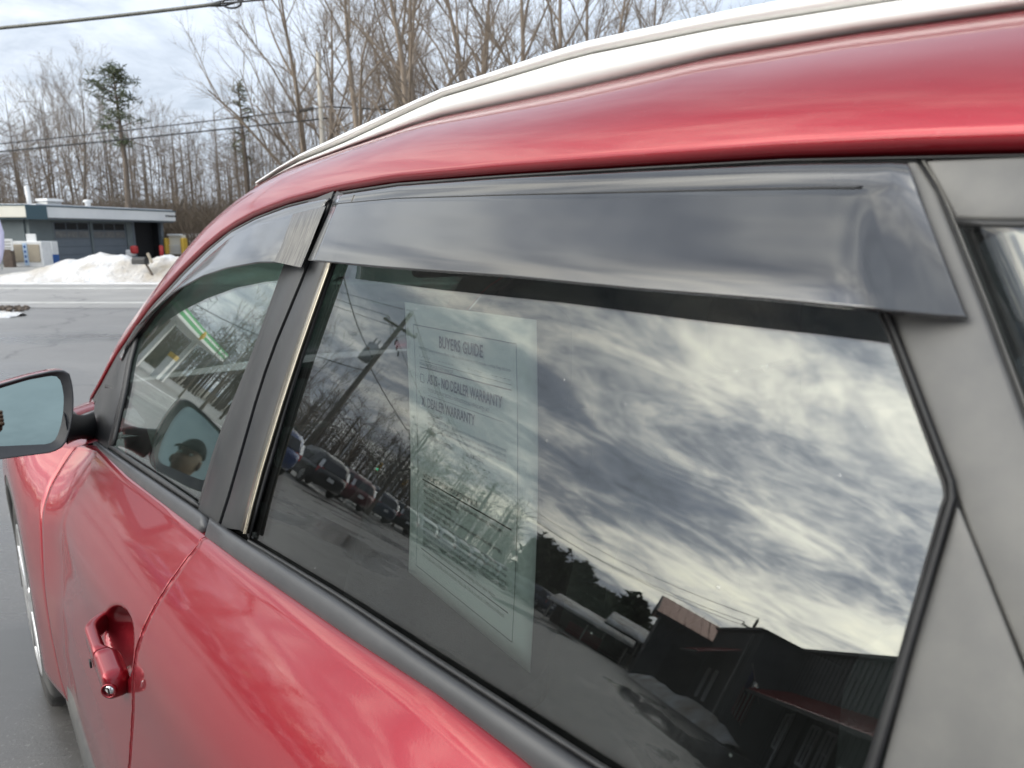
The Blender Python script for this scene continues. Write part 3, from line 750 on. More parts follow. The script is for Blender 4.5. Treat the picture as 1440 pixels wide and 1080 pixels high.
P('key_slot', MB().box(kc + KA * .0006, (.0022, .010, .001), [KB, UPV, KA]), 'rubber', fd)
P('handle_sensor', MB().box(W(1.205, gdoor(1.205, .80) - .0335, .802), (.010, .012, .003), [FW, np.array([0, 0, 1.]), IN]), 'rubber', fd, bevel=.001)

# ---- door mirror
def mpt(px, py, dx=0.0, grow=1.0, c=(44, 588)):
    """point on the mirror's own plane, which stands across the car and leans back a little"""
    q = (c[0] + (px - c[0]) * grow, c[1] + (py - c[1]) * grow)
    n = -FW * 1.0 + IN * MYAW + np.array([0, 0, MTILT]); n /= np.linalg.norm(n)
    c0 = W(2.065, .15, 1.022); r = ray(q); s = ((c0 - _C) @ n) / (r @ n)
    return _C + r * s + FW * dx
MYAW, MTILT = -.03, .20
GLO = [(-26, 566), (-22, 556), (0, 547), (40, 535), (70, 529.5), (78, 529), (84, 533), (88, 545), (90, 560), (89, 580), (86, 598), (80, 616), (75, 622), (66, 625), (0, 628), (-20, 628), (-26, 618)]
HOU = [(-42, 566), (-36, 552), (0, 540.5), (40, 529), (75, 521.5), (88, 521), (97, 526), (101, 540), (103, 560), (102, 584), (98, 604), (92, 622), (84, 631), (70, 636), (0, 645), (-30, 646), (-42, 630)]
GLO = poly(GLO + [GLO[0]], 49)[:-1]; HOU = poly(HOU + [HOU[0]], 49)[:-1]
mr = P('side_mirror', MB().grid([[mpt(*h, dx=.0, grow=1) for h in HOU], [mpt(*h, dx=.012, grow=1.005) for h in HOU], [mpt(*h, dx=.05, grow=.99) for h in HOU], [mpt(*h, dx=.085, grow=.90) for h in HOU], [mpt(*h, dx=.115, grow=.7) for h in HOU], [mpt(*h, dx=.13, grow=.3) for h in HOU], [mpt(*h, dx=.132, grow=.02) for h in HOU]], closed=True), 'red_paint', smooth=True); far(mr)
bezr = [[mpt(*h, dx=.004, grow=1.012) for h in HOU], [mpt(*h, dx=-.004, grow=1.008) for h in HOU], [mpt(*h, dx=-.006, grow=.99) for h in HOU], [mpt(*h, dx=-.003, grow=.965) for h in HOU], [mpt(*h, dx=.004, grow=1.01) for h in GLO], [mpt(*h, dx=.008, grow=.99) for h in GLO]]
far(P('mirror_bezel', MB().grid(bezr, closed=True), 'moulding_black', mr, smooth=True))
gv = [mpt(*h, dx=.005, grow=1.005) for h in GLO]
far(P('mirror_glass', MB().add(gv, [tuple(range(len(gv)))]), 'mirror_silver', mr, face=tuple(-FW)))
arm = MB()
ar = []
for t in np.linspace(0, 1, 10):
    px = 96 + (134 - 96) * t; a = hitc((134, 600), off=.004); c0 = mpt(93, 600, dx=.03)
    p = c0 * (1 - t) + W(*a) * t + FW * .0
    hgt = .050 - .016 * math.sin(math.pi * t) ; dep = .035
    ar.append([p + FW * dep * math.cos(w) + np.array([0, 0, hgt * math.sin(w) - .004]) for w in np.linspace(0, 2 * math.pi, 16, endpoint=False)])
arm.grid(ar, closed=True); far(P('mirror_arm', arm, 'trim_black', mr, smooth=True))

# ---- wheels
def wheel(x, side, parent=car):
    yo = .116; y = yo if side > 0 else mid(yo); ax = -IN if side > 0 else IN
    c = W(x, y, .345)
    prof = [(.20, -.22), (.31, -.225), (.335, -.21), (.345, -.18), (.345, -.03), (.335, -.006), (.312, .002), (.26, -.002), (.236, -.008), (.232, -.03)]
    wl = P('wheel', MB().lathe(prof, c, ax, 48), 'tyre_rubber', parent, smooth=True)
    P('rim', MB().lathe([(.236, -.004), (.240, .004), (.228, .004), (.220, -.012), (.205, -.05), (.20, -.2)], c, ax, 48), 'alloy', wl, smooth=True)
    a = np.cross(ax, [0, 0, 1.]); b = np.array([0, 0, 1.]); sp = MB()
    for k in range(5):
        for dw in (-.14, .14):
            th = 2 * math.pi * k / 5 + .3 + dw
            d = a * math.cos(th) + b * math.sin(th); t_ = -a * math.sin(th) + b * math.cos(th)
            sp.box(c + d * .14 - ax * .012 + ax * .006, (.19, .030, .022), [d, t_, np.array(ax)])
    sp.lathe([(.001, .004), (.05, .004), (.062, -.01), (.062, -.06)], c, ax, 24)
    P('spokes', sp, 'alloy', wl, bevel=.004)
    P('brake_disc', MB().lathe([(.02, -.07), (.15, -.07), (.15, -.085)], c, ax, 32), 'groove_grey', wl)
    return wl
for x in (AX, -.07):
    for s_ in (1, -1): wheel(x, s_)

# ---- inside
def seat(x, y, parent=car):
    s = MB(); w = .25
    rows = []
    for dz, x0, th in ((.0, x + .02, .06), (.15, x - .02, .065), (.35, x - .08, .06), (.52, x - .13, .05), (.58, x - .145, .03)):
        z = .58 + dz; ww = w * (1 if dz < .3 else 1 - (dz - .3) * .55)
        rows.append([W(x0 + th * 1.2 * math.cos(a), y + ww * (abs(math.cos(a * 1.0 + math.pi / 2)) ** .5) * math.copysign(1, math.cos(a + math.pi / 2)), z) for a in np.linspace(0, 2 * math.pi, 20, endpoint=False)])
    s.grid(rows, closed=True); s.f.append(tuple(80 + i for i in range(20)))
    o = P('seat', s, 'seat_fabric', parent, smooth=True)
    P('cushion', MB().box(W(x + .22, y, .55), (.50, .50, .15), [FW, IN, np.array([0, 0, 1.])]), 'seat_fabric', o, bevel=.05, segs=4)
    P('headrest', MB().box(W(x - .155, y, 1.27), (.10, .26, .17), [FW, IN, np.array([0, 0, 1.])]), 'seat_fabric', o, bevel=.045, segs=5, smooth=True)
    for d in (-.05, .05): P('headrest_post', MB().tube([W(x - .15, y + d, 1.12), W(x - .155, y + d, 1.22)], .006), 'chrome', o, smooth=True)
for y in (.68, mid(.68)): seat(1.02, y)
P('rear_bench', MB().box(W(.10, IC, .92), (.18, 1.28, .62), [FW, IN, np.array([0, 0, 1.])]), 'seat_fabric', car, bevel=.06, segs=4)
for y in (.72, IC, mid(.72)): P('headrest', MB().box(W(.05, y, 1.29), (.10, .26, .14), [FW, IN, np.array([0, 0, 1.])]), 'seat_fabric', car, bevel=.045, segs=5, smooth=True)
dash = [[W(x, y, z) for y in np.linspace(.36, mid(.36), 9)] for x, z in ((1.80, .70), (1.78, .95), (1.86, 1.035), (2.1, 1.06), (2.36, 1.035), (2.42, .95))]
P('dashboard', MB().grid(dash), 'interior_black', smooth=True, solid=.01, face=(0, 0, 1))
sw = P('steering_wheel', MB().tube([W(1.66 + .19 * math.sin(a) * .38, .68 + .19 * math.cos(a), .95 + .19 * math.sin(a) * .92) for a in np.linspace(0, 2 * math.pi, 33)], .015, 10, cap=False), 'interior_black', smooth=True)
P('hub', MB().box(W(1.67, .68, .95), (.06, .16, .10), [FW, IN, np.array([0, 0, 1.])]), 'interior_black', sw, bevel=.02)
P('rear_view_mirror', MB().box(W(1.50, IC, 1.40), (.03, .25, .07), [FW, IN, np.array([0, 0, 1.])]), 'interior_black', car, bevel=.015)
head = [[W(b[0], b[1] + .03 + (mid(b[1] + .03) - b[1] - .03) * s, b[2] - .045) for s in (0, .5, 1)] for b in [edge[k][0] for k in ks]] + [[W(-.7, y, 1.50) for y in (.55, IC, mid(.55))]]
P('cargo_blackout', MB().grid([[W(x, y, z) for y in np.linspace(.36, mid(.36), 5)] for x, z in ((-.20, .92), (-.62, .95), (-.66, 1.25), (-.62, 1.52))]), 'interior_black', smooth=True, solid=.01, face=tuple(FW))  # black wall added behind the bench to shut out daylight from the rear
P('headliner', MB().grid(head), 'headliner', face=(0, 0, -1), solid=.01)

# ---- the far flank, mirrored
_twin = {}
for o in MIRROR:
    me = o.data.copy()
    loc = root_loc(o)
    M = np.array([v.co for v in me.vertices]) + loc
    d = M @ IN; M = M + np.outer(2 * (IC - d), IN) - loc
    me.vertices.foreach_set('co', M.astype(np.float32).ravel()); me.flip_normals(); me.update()
    c = o.copy(); c.data = me; COL.objects.link(c); c.parent = _twin.get(o.parent, o.parent); _twin[o] = c
    if o.name.startswith('window_pane'): me.materials.clear(); me.materials.append(MATS['far_glass'])

# ---- the dealer's notice hung inside the rear side window
_c = [ray(p) for p in ((569, 425), (754, 450), (735, 940), (568, 800))]
_v1 = np.cross(np.cross(_c[0], _c[1]), np.cross(_c[3], _c[2])); _v2 = np.cross(np.cross(_c[0], _c[3]), np.cross(_c[1], _c[2]))
_n = np.cross(_v1, _v2); _n /= np.linalg.norm(_n); _n = _n if _n @ _c[0] > 0 else -_n
KP = .366
_q = [_C + KP * r / (r @ _n) for r in _c]
PW = np.linalg.norm(_q[1] - _q[0]); EX = (_q[1] - _q[0]) / PW
EY = np.cross(EX, _n); EY = EY if EY[2] > 0 else -EY
PH = PW * 1.28
TL = _q[0]
bg = empty('buyers_guide', TL - EY * PH, 'white BUYERS GUIDE dealer warranty notice hanging inside the dark rear side window', 'notice')
def bend(u, v): return TL + EX * (u * PW) - EY * (v * PW) + _n * (.006 * math.sin(v * 2.2))
obj('sheet', MB().grid([[bend(u, v * PH / PW) for u in np.linspace(0, 1, 13)] for v in np.linspace(0, 1, 17)]), 'paper', bg, smooth=True, solid=.0004, face=tuple(-_n))
def rule(u0, v0, u1, v1, w=.003, mat='ink_pale'):
    n = 14; d = np.array([u1 - u0, v1 - v0]); d /= np.linalg.norm(d); nn = np.array([-d[1], d[0]]) * w / 2
    rows = [[bend(u0 + (u1 - u0) * t + s * nn[0], v0 + (v1 - v0) * t + s * nn[1]) - _n * .0012 for s in (-1, 1)] for t in np.linspace(0, 1, n)]
    return obj('ruled_line', MB().grid(rows), mat, bg, face=tuple(-_n))
RM = Matrix(np.array([EX, EY, -_n]).T.tolist())
def words(txt, u, v, size, mat='ink', width=None, name='lettering'):
    cu = bpy.data.curves.new(name, 'FONT'); cu.body = txt; cu.size = size * PW * 1.35; cu.resolution_u = 2; cu.offset = .0003 if size > .03 else 0.0
    o = bpy.data.objects.new(name, cu); COL.objects.link(o); o.parent = bg
    p = bend(u, v) - _n * .0016 - np.array(bg.location)
    M4 = RM.to_4x4(); M4.translation = Vector(p)
    cu.materials.append(MATS[mat])
    bpy.context.view_layer.update()
    if width:
        k = width * PW / max(1e-6, o.dimensions.x); M4 = M4 @ Matrix.Diagonal((k, 1, 1, 1))
    o.matrix_local = M4
    bpy.context.view_layer.update()
    me = bpy.data.meshes.new_from_object(o.evaluated_get(bpy.context.evaluated_depsgraph_get()))
    q = bpy.data.objects.new(name, me); COL.objects.link(q); q.parent = bg; q.matrix_local = M4
    bpy.data.objects.remove(o)
    return q
for a in ((.085, .092, .885, .092), (.085, 1.215, .885, 1.215), (.085, .092, .085, 1.215), (.885, .092, .885, 1.215)): rule(*a, w=.003)
words('BUYERS GUIDE', .315, .168, .050, 'ink', .345)
words('IMPORTANT: Spoken promises are difficult to enforce. Ask the dealer to put all promises in writing. Keep this form.', .13, .196, .014, 'ink_pale', .72)
for u, wd in ((.13, .10), (.31, .12), (.55, .10), (.72, .12)): words('- - - - -', u, .232, .020, 'ink_pale', wd)
rule(.13, .243, .85, .243, .002)
words('WARRANTIES FOR THIS VEHICLE:', .13, .266, .017, 'ink', .30)
rule(.13, .274, .85, .262, .005, 'ink')
words('AS IS - NO DEALER WARRANTY', .20, .338, .046, 'ink', .59)
for a in ((.13, .305, .165, .305), (.13, .34, .165, .34), (.13, .305, .13, .34), (.165, .305, .165, .34)): rule(*a, w=.003)
words('THE DEALER DOES NOT PROVIDE A WARRANTY FOR ANY REPAIRS AFTER SALE.', .20, .372, .016, 'ink_pale', .50)
words('X', .135, .446, .045, 'ink', .035)
words('DEALER WARRANTY', .19, .444, .044, 'ink', .40)
rule(.20, .39, .80, .39, .0018)
t_ = ['FULL WARRANTY.', 'LIMITED WARRANTY. The dealer will pay a share of the labor and a share of the parts for the covered', 'systems that fail during the warranty period. Ask the dealer for a copy of the warranty, and for any', 'documents that explain warranty coverage, exclusions, and the dealer\'s repair obligations.']
for k, s in enumerate(t_): words(s, .19, .478 + .021 * k, .016, 'ink_pale', .14 if k == 0 else .62)
words('SYSTEMS COVERED:', .20, .585, .017, 'ink_pale', .2); words('DURATION:', .52, .585, .018, 'ink', .13)
words('- - - - - -', .52, .612, .020, 'ink_pale', .18); words('- - - - - -', .52, .638, .020, 'ink_pale', .16)
words('NON-DEALER WARRANTIES FOR THIS VEHICLE:', .14, .775, .024, 'ink', .47)
rule(.13, .787, .85, .787, .006, 'ink')
b_ = ['MANUFACTURER\'S WARRANTY STILL APPLIES. The manufacturer\'s original warranty has not expired.', 'MANUFACTURER\'S USED VEHICLE WARRANTY APPLIES.', 'OTHER USED VEHICLE WARRANTY APPLIES.', 'Ask the dealer for a copy of the warranty document and an explanation of warranty coverage,', 'exclusions, and repair obligations.', 'SERVICE CONTRACT. A service contract on this vehicle is available for an extra charge. Ask for details', 'about coverage, deductible, price, and exclusions. If you buy a service contract within 90 days of your', 'purchase of this vehicle, implied warranties under your state\'s laws may give you additional rights.', 'PRE PURCHASE INSPECTION: ASK THE DEALER IF YOUR MECHANIC CAN INSPECT THE VEHICLE ON OR OFF THE LOT.', 'OBTAIN A VEHICLE HISTORY REPORT AND CHECK FOR OPEN SAFETY RECALLS.', 'SEE OTHER SIDE for important additional information, including a list of major defects.']
for k, s in enumerate(b_): words(s, .15, .818 + .0275 * k, .019, 'ink' if k in (0, 5, 8) else 'ink_pale', min(.68, .0070 * len(s)))
rule(.13, 1.115, .85, 1.115, .004, 'ink')
words('SI EL CONCESIONARIO GESTIONA LA VENTA EN ESPANOL, PIDALE UNA COPIA DE LA GUIA DEL COMPRADOR EN ESPANOL.', .15, 1.145, .016, 'ink_pale', .68)

# ================================================================== THE GARAGE ACROSS THE ROAD
def at_px(px, y):                                        # ground point seen at column px, y metres ahead
    return np.array([(px - 720) / FPX * (y * math.cos(PITCH) + .25), y, 0.])
UPZ = np.array([0, 0, 1.])
G0 = np.array([-27.2, 41.0, 0]); G1 = np.array([-23.9, 50.0, 0]); GE = (G1 - G0); GL = np.linalg.norm(GE); GE /= GL
GN = np.array([GE[1], -GE[0], 0]);                       # faces the road
GW = np.array([-1., .02, 0]); GW /= np.linalg.norm(GW); GM = np.array([-GW[1], GW[0], 0]); GM = GM if GM[1] < 0 else -GM
def s_px(px):                                            # distance along the garage front of a picture column
    k = (px - 720) / FPX / math.cos(0.0) * .98
    # x = k*(y cos + .25): solve along the line
    a = G0[0] - k * (G0[1] * math.cos(PITCH) + .25); b = GE[0] - k * GE[1] * math.cos(PITCH)
    return -a / b
gar = empty('service_garage', (G0 + G1) / 2, 'low grey flat-roofed service garage with pale fascia and two closed bay doors across the road', 'garage')
def fb(mb, s0, s1, n0, n1, z0, z1, o=G0, e=GE, n=GN): return mb.box(o + e * (s0 + s1) / 2 + n * (n0 + n1) / 2 + UPZ * (z0 + z1) / 2, (s1 - s0, n1 - n0, z1 - z0), [e, n, UPZ])
obj('roof', fb(fb(MB(), -.1, GL, -8, .9, 3.22, 3.34), -.4, 8.2, -9, .5, 3.225, 3.33, G0, GW, GM), 'roof_grey', gar, bevel=.02)
obj('fascia', fb(MB(), .35, GL + .1, .9, 1.0, 2.60, 3.20), 'fascia_white', gar, bevel=.01)
obj('fascia', fb(MB(), -.35, 8.3, .5, .6, 2.60, 3.22, G0, GW, GM), 'fascia_cream', gar, bevel=.01)
tr = MB(); fb(tr, .3, GL + .15, .88, 1.03, 3.20, 3.27); fb(tr, -.4, 8.3, .48, .63, 3.22, 3.29, G0, GW, GM); tr.box(np.array([-26.5, 40.72, 2.88]), (1.0, .34, .78), [np.array([.77, .64, 0]), np.array([-.64, .77, 0]), UPZ]); fb(tr, -.35, 8.3, .3, .5, 2.5, 2.60, G0, GW, GM)
obj('fascia_trim', tr, 'trim_teal', gar)
obj('soffit', fb(MB(), .3, GL, .0, .9, 2.50, 2.60), 'door_grey_blue', gar)
d1, d2, d3, d4, d5 = [s_px(p) for p in (66, 121, 172, 181, 221)]
for q_ in ((0, d1, 0), (d3, d4, .02), (d5, GL - .1, .02)): obj('wall', fb(MB(), q_[0], q_[1], -.3, q_[2], 0, 2.55), 'wall_grey_green', gar)
obj('wall', fb(MB(), .3, 8.2, -.3, 0, 0, 2.6, G0, GW, GM), 'wall_grey_green', gar)
obj('back_wall', fb(fb(MB(), 0, GL, -8, -7.8, 0, 3.1), GL - .15, GL, -8, -.3, 0, 3.1), 'dark_inside', gar)
obj('wall_batten', fb(fb(fb(MB(), 2.2, 2.28, 0, .03, 0, 2.6, G0, GW, GM), 4.4, 4.48, 0, .03, 0, 2.6, G0, GW, GM), 6.4, 6.48, 0, .03, 0, 2.6, G0, GW, GM), 'trim_teal', gar)
for a, b in ((d1, d2), (d2, d3)):
    gd = obj('bay_door', fb(MB(), a + .06, b - .06, -.12, -.06, 0, 2.4), 'door_grey_blue', gar)
    fr_ = MB(); fb(fr_, a, a + .06, -.15, .03, 0, 2.5); fb(fr_, b - .06, b, -.15, .03, 0, 2.5); fb(fr_, a + .06, b - .06, -.15, .03, 2.4, 2.5)
    obj('door_frame', fr_, 'wall_grey_green', gd)
    for r in range(5): obj('panel', fb(MB(), a + .10, b - .10, -.06, -.035, .03 + .475 * r, .48 + .475 * r), 'door_grey_blue', gd, bevel=.008)
    for r in (3, 4):
        nx = 3; wd = (b - a - .3) / nx
        for k in range(nx):
            obj('pane', fb(MB(), a + .15 + wd * k + .03, a + .15 + wd * (k + 1) - .03, -.036, -.022, .06 + .475 * r, .45 + .475 * r), 'pane_dark' if r == 4 else 'groove_dim', gd)
obj('bay_shade_sheet', fb(MB(), d4, d5, -.9, -.85, 0, 2.5), 'dark_inside', gar)  # near-black sheet stands for the shade inside the open bay
obj('bay_jamb', fb(fb(MB(), d5 - .12, d5 + .12, -.2, .05, 0, 2.55), d4 - .1, d4 + .05, -.2, .05, 0, 2.55), 'door_grey_blue', gar, bevel=.01)
obj('fascia_lettering', fb(fb(fb(fb(MB(), s_px(212), s_px(214.5), 1.0, 1.012, 2.86, 2.98), s_px(215.3), s_px(219), 1.0, 1.012, 2.86, 2.97), s_px(219.8), s_px(223.5), 1.0, 1.012, 2.86, 2.98), s_px(224.3), s_px(227.5), 1.0, 1.012, 2.86, 2.97), 'charcoal_trim', gar)
obj('chimney_pipe', MB().tube([G0 + GW * 1.15 - GM * 2 + UPZ * 3.2, G0 + GW * 1.2 - GM * 2 + UPZ * 4.45], .13, 10), 'white_paint', gar, smooth=True)
a = G0 + GE * 2.2 - GN * 1.0
ac = obj('roof_unit', MB().box(a + UPZ * 3.45, (.9, .8, .22), [GE, GN, UPZ]), 'galvanised', gar, bevel=.02)
obj('hood', MB().box(a + UPZ * 3.66, (1.05, 1.0, .16), [GE, GN, UPZ]), 'white_paint', ac, bevel=.04)
a = G0 + GE * 4.9 - GN * 1.2
obj('roof_vent', MB().lathe([(.001, .55), (.22, .5), (.26, .38), (.16, .34), (.14, 0)], a + UPZ * 3.3, UPZ, 16), 'white_paint', gar, smooth=True)

def thing1(name, mb, mat, label, cat, group=None, kind=None, **k):
    c = np.mean(np.array(mb.v), axis=0); c[2] = np.min(np.array(mb.v)[:, 2])
    o = obj(name, mb, mat, None, org=c, **k); tag(o, label, cat, group, kind); return o
def boxat(px, y, w, d, z0, z1, ax=None):
    c = at_px(px, y); return MB().box(c + UPZ * (z0 + z1) / 2, (w, d, z1 - z0), ax)
# ice merchandiser, its neighbours
FY = 38.0; k_ = FY / 1000 * .98
def zpy(py, y): return CAMH + (HORIZ - py) / FPX * y * 1.0
pos = at_px(45, FY)
ice = empty('ice_freezer', pos, 'white two door outdoor ice freezer standing by the garage corner', 'freezer')
z0, z1 = zpy(374, FY), zpy(339, FY)
obj('cabinet', MB().box(pos + UPZ * (z0 + z1) / 2, (1.78, .8, z1 - z0)), 'white_paint', ice, bevel=.04)
for dx in (-.42, .46):
    dr = obj('door', MB().box(pos + np.array([dx, -.42, (z0 + z1) / 2 + .05]), (.60, .05, z1 - z0 - .42)), 'tan_panel', ice, bevel=.02)
obj('legs', MB().box(pos + UPZ * (z0 - .03), (1.5, .6, .12)), 'concrete', ice)
obj('sign_strip', MB().box(pos + np.array([.02, -.43, (z0 + z1) / 2]), (.20, .05, z1 - z0 - .2)), 'pale_blue', ice)
for k in range(4): obj('lettering', MB().box(pos + np.array([.02, -.46, z0 + .3 + .25 * k]), (.10, .012, .13)), 'blue_paint', ice, bevel=.03)
obj('top_sign', MB().box(pos + np.array([.2, -.1, z1 + .16]), (.52, .06, .42)), 'white_paint', ice, bevel=.05)
pos = at_px(74.5, 39.2); bm_ = empty('vending_box', pos, 'tall narrow blue and white dispenser beside the ice freezer', 'dispenser')
z0, zm, z1 = zpy(374, 39.2), zpy(357, 39.2), zpy(339, 39.2)
obj('base', MB().box(pos + UPZ * (z0 + zm) / 2, (.44, .5, zm - z0)), 'blue_paint', bm_, bevel=.02)
obj('upper', MB().box(pos + UPZ * (zm + z1) / 2, (.44, .5, z1 - zm)), 'white_paint', bm_, bevel=.02)
obj('lettering', MB().box(pos + np.array([-.04, -.256, (zm + z1) / 2]), (.12, .012, .5)), 'pale_blue', bm_)
pos = at_px(12.5, 37.0); sg = empty('notice_board', pos, 'white lettered notice board on brown posts left of the ice freezer', 'sign')
obj('panel', MB().box(pos + UPZ * (zpy(336, 37) + zpy(352, 37)) / 2, (.68, .05, .60)), 'white_paint', sg, bevel=.02)
for k in range(3): obj('text_line', MB().box(pos + np.array([0, -.03, zpy(340 + 4 * k, 37)]), (.5, .01, .05)), 'groove_grey', sg)
obj('backing', MB().box(pos + UPZ * .45 + np.array([-.02, .1, 0]), (.45, .3, .9)), 'brown_board', sg)
obj('post', MB().box(pos + np.array([-.15, 0, .3]), (.08, .08, .75)), 'brown_board', sg); obj('post', MB().box(pos + np.array([.2, 0, .3]), (.08, .08, .75)), 'brown_board', sg)
# banner, sign and lamp at the left edge of the frame
ff = []
for z, w, x in ((.30, .08, 0), (.6, .26, .02), (1.1, .42, .05), (1.7, .46, .04), (2.3, .40, -.01), (2.75, .30, -.06), (3.0, .12, -.12)):
    ff.append([at_px(4, 30) + np.array([x - .25, 0, z]), at_px(4, 30) + np.array([x - .25 + w, .03 * math.sin(z * 4), z])])
b0 = at_px(4, 30); fl_ = empty('feather_banner', b0, 'pale lavender feather banner standing at the far roadside', 'banner')
obj('cloth', MB().grid(ff), 'lavender_cloth', fl_, smooth=True, solid=.01)
obj('pole', MB().tube([b0 + np.array([-.26, 0, 0]), b0 + np.array([-.27, 0, 1.8]), b0 + np.array([-.36, 0, 3.1])], .02, 6), 'cable_black', fl_)
b0 = at_px(-3, 46); gs = empty('pole_sign', b0, 'green and white round pole sign above the garage roof', 'sign')
obj('pole', MB().tube([b0, b0 + UPZ * 5.0], .09, 8), 'galvanised', gs)
obj('panel', MB().box(b0 + UPZ * 4.95, (.75, .16, 1.5)), 'pale_blue', gs, bevel=.03)
obj('emblem', MB().lathe([(.001, .1), (.30, .1), (.30, -.02)], b0 + np.array([.05, -.06, 4.75]), (0, -1, 0), 20), 'green_sign', gs)
b0 = at_px(2, 34); gl_ = empty('globe_lamp', b0, 'white globe lamp on a thin post by the garage roof line', 'lamp')
obj('post', MB().tube([b0, b0 + UPZ * 2.9], .04, 8), 'galvanised', gl_)
obj('globe', MB().lathe([(.001, .2)] + [(.2 * math.sin(a), .2 * math.cos(a)) for a in np.linspace(.2, 2.9, 10)] + [(.001, -.2)], b0 + UPZ * 3.05, UPZ, 16), 'white_paint', gl_, smooth=True)
# yellow cage and white tank right of the garage
pos = at_px(249, 50); yc = empty('yellow_cylinder_cage', pos, 'white gas bottle cage with yellow side posts right of the garage', 'cage')
z0, z1 = zpy(357, 50), zpy(331, 50)
obj('cage_back', MB().box(pos + UPZ * (z0 + z1) / 2 + np.array([0, .3, 0]), (1.0, .5, z1 - z0)), 'fascia_cream', yc, bevel=.05)
for dx in (-.56, .56): obj('side_post', MB().box(pos + np.array([dx, 0, (z0 + z1) / 2 - .08]), (.24, .7, z1 - z0 - .2)), 'yellow_paint', yc, bevel=.08)
for k in range(4): obj('bar', MB().box(pos + np.array([0, -.1, z0 + .12 + .16 * k]), (.9, .05, .06)), 'white_paint', yc)
obj('top_rail', MB().box(pos + UPZ * (z1 + .02), (.9, .5, .12)), 'white_paint', yc, bevel=.04)
pos = at_px(275, 56)
tk = MB().lathe([(.001, -1.3), (.3, -1.25), (.52, -1.0), (.58, -.7), (.58, .7), (.52, 1.0), (.3, 1.25), (.001, 1.3)], pos + UPZ * 1.25, (1, .1, 0), 20)
tkr = empty('propane_tank', pos, 'white horizontal gas tank half hidden behind the car roof', 'tank')
obj('shell', tk, 'white_paint', tkr, smooth=True)
obj('saddle', MB().box(pos + np.array([-.7, 0, .35]), (.2, .8, .7)).box(pos + np.array([.7, 0, .35]), (.2, .8, .7)), 'concrete', tkr)
pos = at_px(228, 47); thing1('fire_extinguisher_post', MB().tube([pos, pos + UPZ * 1.0], .13, 10), 'red_plain', 'red bollard at the right corner of the garage', 'bollard', smooth=True)
pos = at_px(190, 45.5)
pj = empty('pump_jack', pos, 'red and white machine standing in the open garage bay', 'machine')
obj('body', MB().box(pos + UPZ * .75, (.4, .4, .5)), 'red_plain', pj, bevel=.12); obj('base', MB().box(pos + np.array([-.3, .1, .55]), (.5, .4, .4)), 'white_paint', pj, bevel=.1)

# ---- snow bank and small snow heaps
def snow_heap(name, pts, label, mat='snow', seed=1, group=None, n=(90, 26)):
    """pts: ridge points (x, y, height, half depth)"""
    rnd = random.Random(seed); ph = [(rnd.uniform(.6, 5), rnd.uniform(.6, 5), rnd.uniform(0, 6.3)) for _ in range(14)]
    Pp = np.array(pts, float); rows = []
    for i in range(n[0]):
        t = i / (n[0] - 1) * (len(Pp) - 1); q = [np.interp(t, range(len(Pp)), Pp[:, k]) for k in range(4)]
        row = []
        for j in range(n[1]):
            s = -1 + 2 * j / (n[1] - 1)
            x, y = q[0], q[1] + s * q[3]
            prof = max(0, 1 - abs(s) ** 1.7)
            nz = sum(math.sin(a * x * 1.3 + b * y * 1.3 + c) / (1 + a) for a, b, c in ph) * .5
            n2 = sum(math.sin(a * x * 4.1 + b * y * 3.7 + c) * math.sin(b * x * 2.9 - a * y * 4.3 + 2 * c) for a, b, c in ph) / 6
            h = q[2] * prof * (1 + .20 * nz) + (.03 * nz + .05 * n2) * prof
            row.append((x + .12 * nz, y + .12 * nz, max(-.03, h) if prof > 0 else -.05))
        rows.append(row)
    mb = MB().grid(rows); c = (Pp[:, 0].mean(), Pp[:, 1].mean(), 0)
    o = obj(name, mb, mat, None, smooth=True, org=c, face=(0, 0, 1)); tag(o, label, 'snow', group, 'thing'); return o
rg = []
for px, py in ((-40, 391), (10, 389), (50, 384), (80, 374), (105, 367), (130, 363.5), (160, 362.5), (190, 365), (215, 368), (240, 362), (262, 366), (300, 372), (360, 382), (480, 394)):
    y = 26.0; q = at_px(px, y); rg.append((q[0], y, max(.12, zpy(py, y) + .12), 1.7))
snow_heap('snow_bank', rg, 'long ploughed bank of white snow along the far road edge', seed=4)
q = at_px(-2, 13.2); snow_heap('snow_lump', [(q[0] - 1.2, 13.4, .10, .4), (q[0] - .4, 13.5, .14, .4), (q[0] + .08, 13.5, .03, .2)], 'small dirty snow lump on the near road edge', 'dirty_snow', 9, n=(26, 14))
rnd = random.Random(5)
db = MB()
for k in range(140):
    q = at_px(rnd.uniform(-60, 38), rnd.uniform(14.4, 15.3)); s = rnd.uniform(.02, .08)
    db.box(q + UPZ * s * .3, (s, s * 1.2, s * .8), np.array(Matrix.Rotation(rnd.uniform(0, 3), 3, Vector((rnd.random(), rnd.random(), 1)).normalized())))
o = obj('rubble', db, 'bark_dark', None, org=at_px(0, 14.8)); tag(o, 'dark gritty plough rubble at the near edge of the road', kind='stuff')

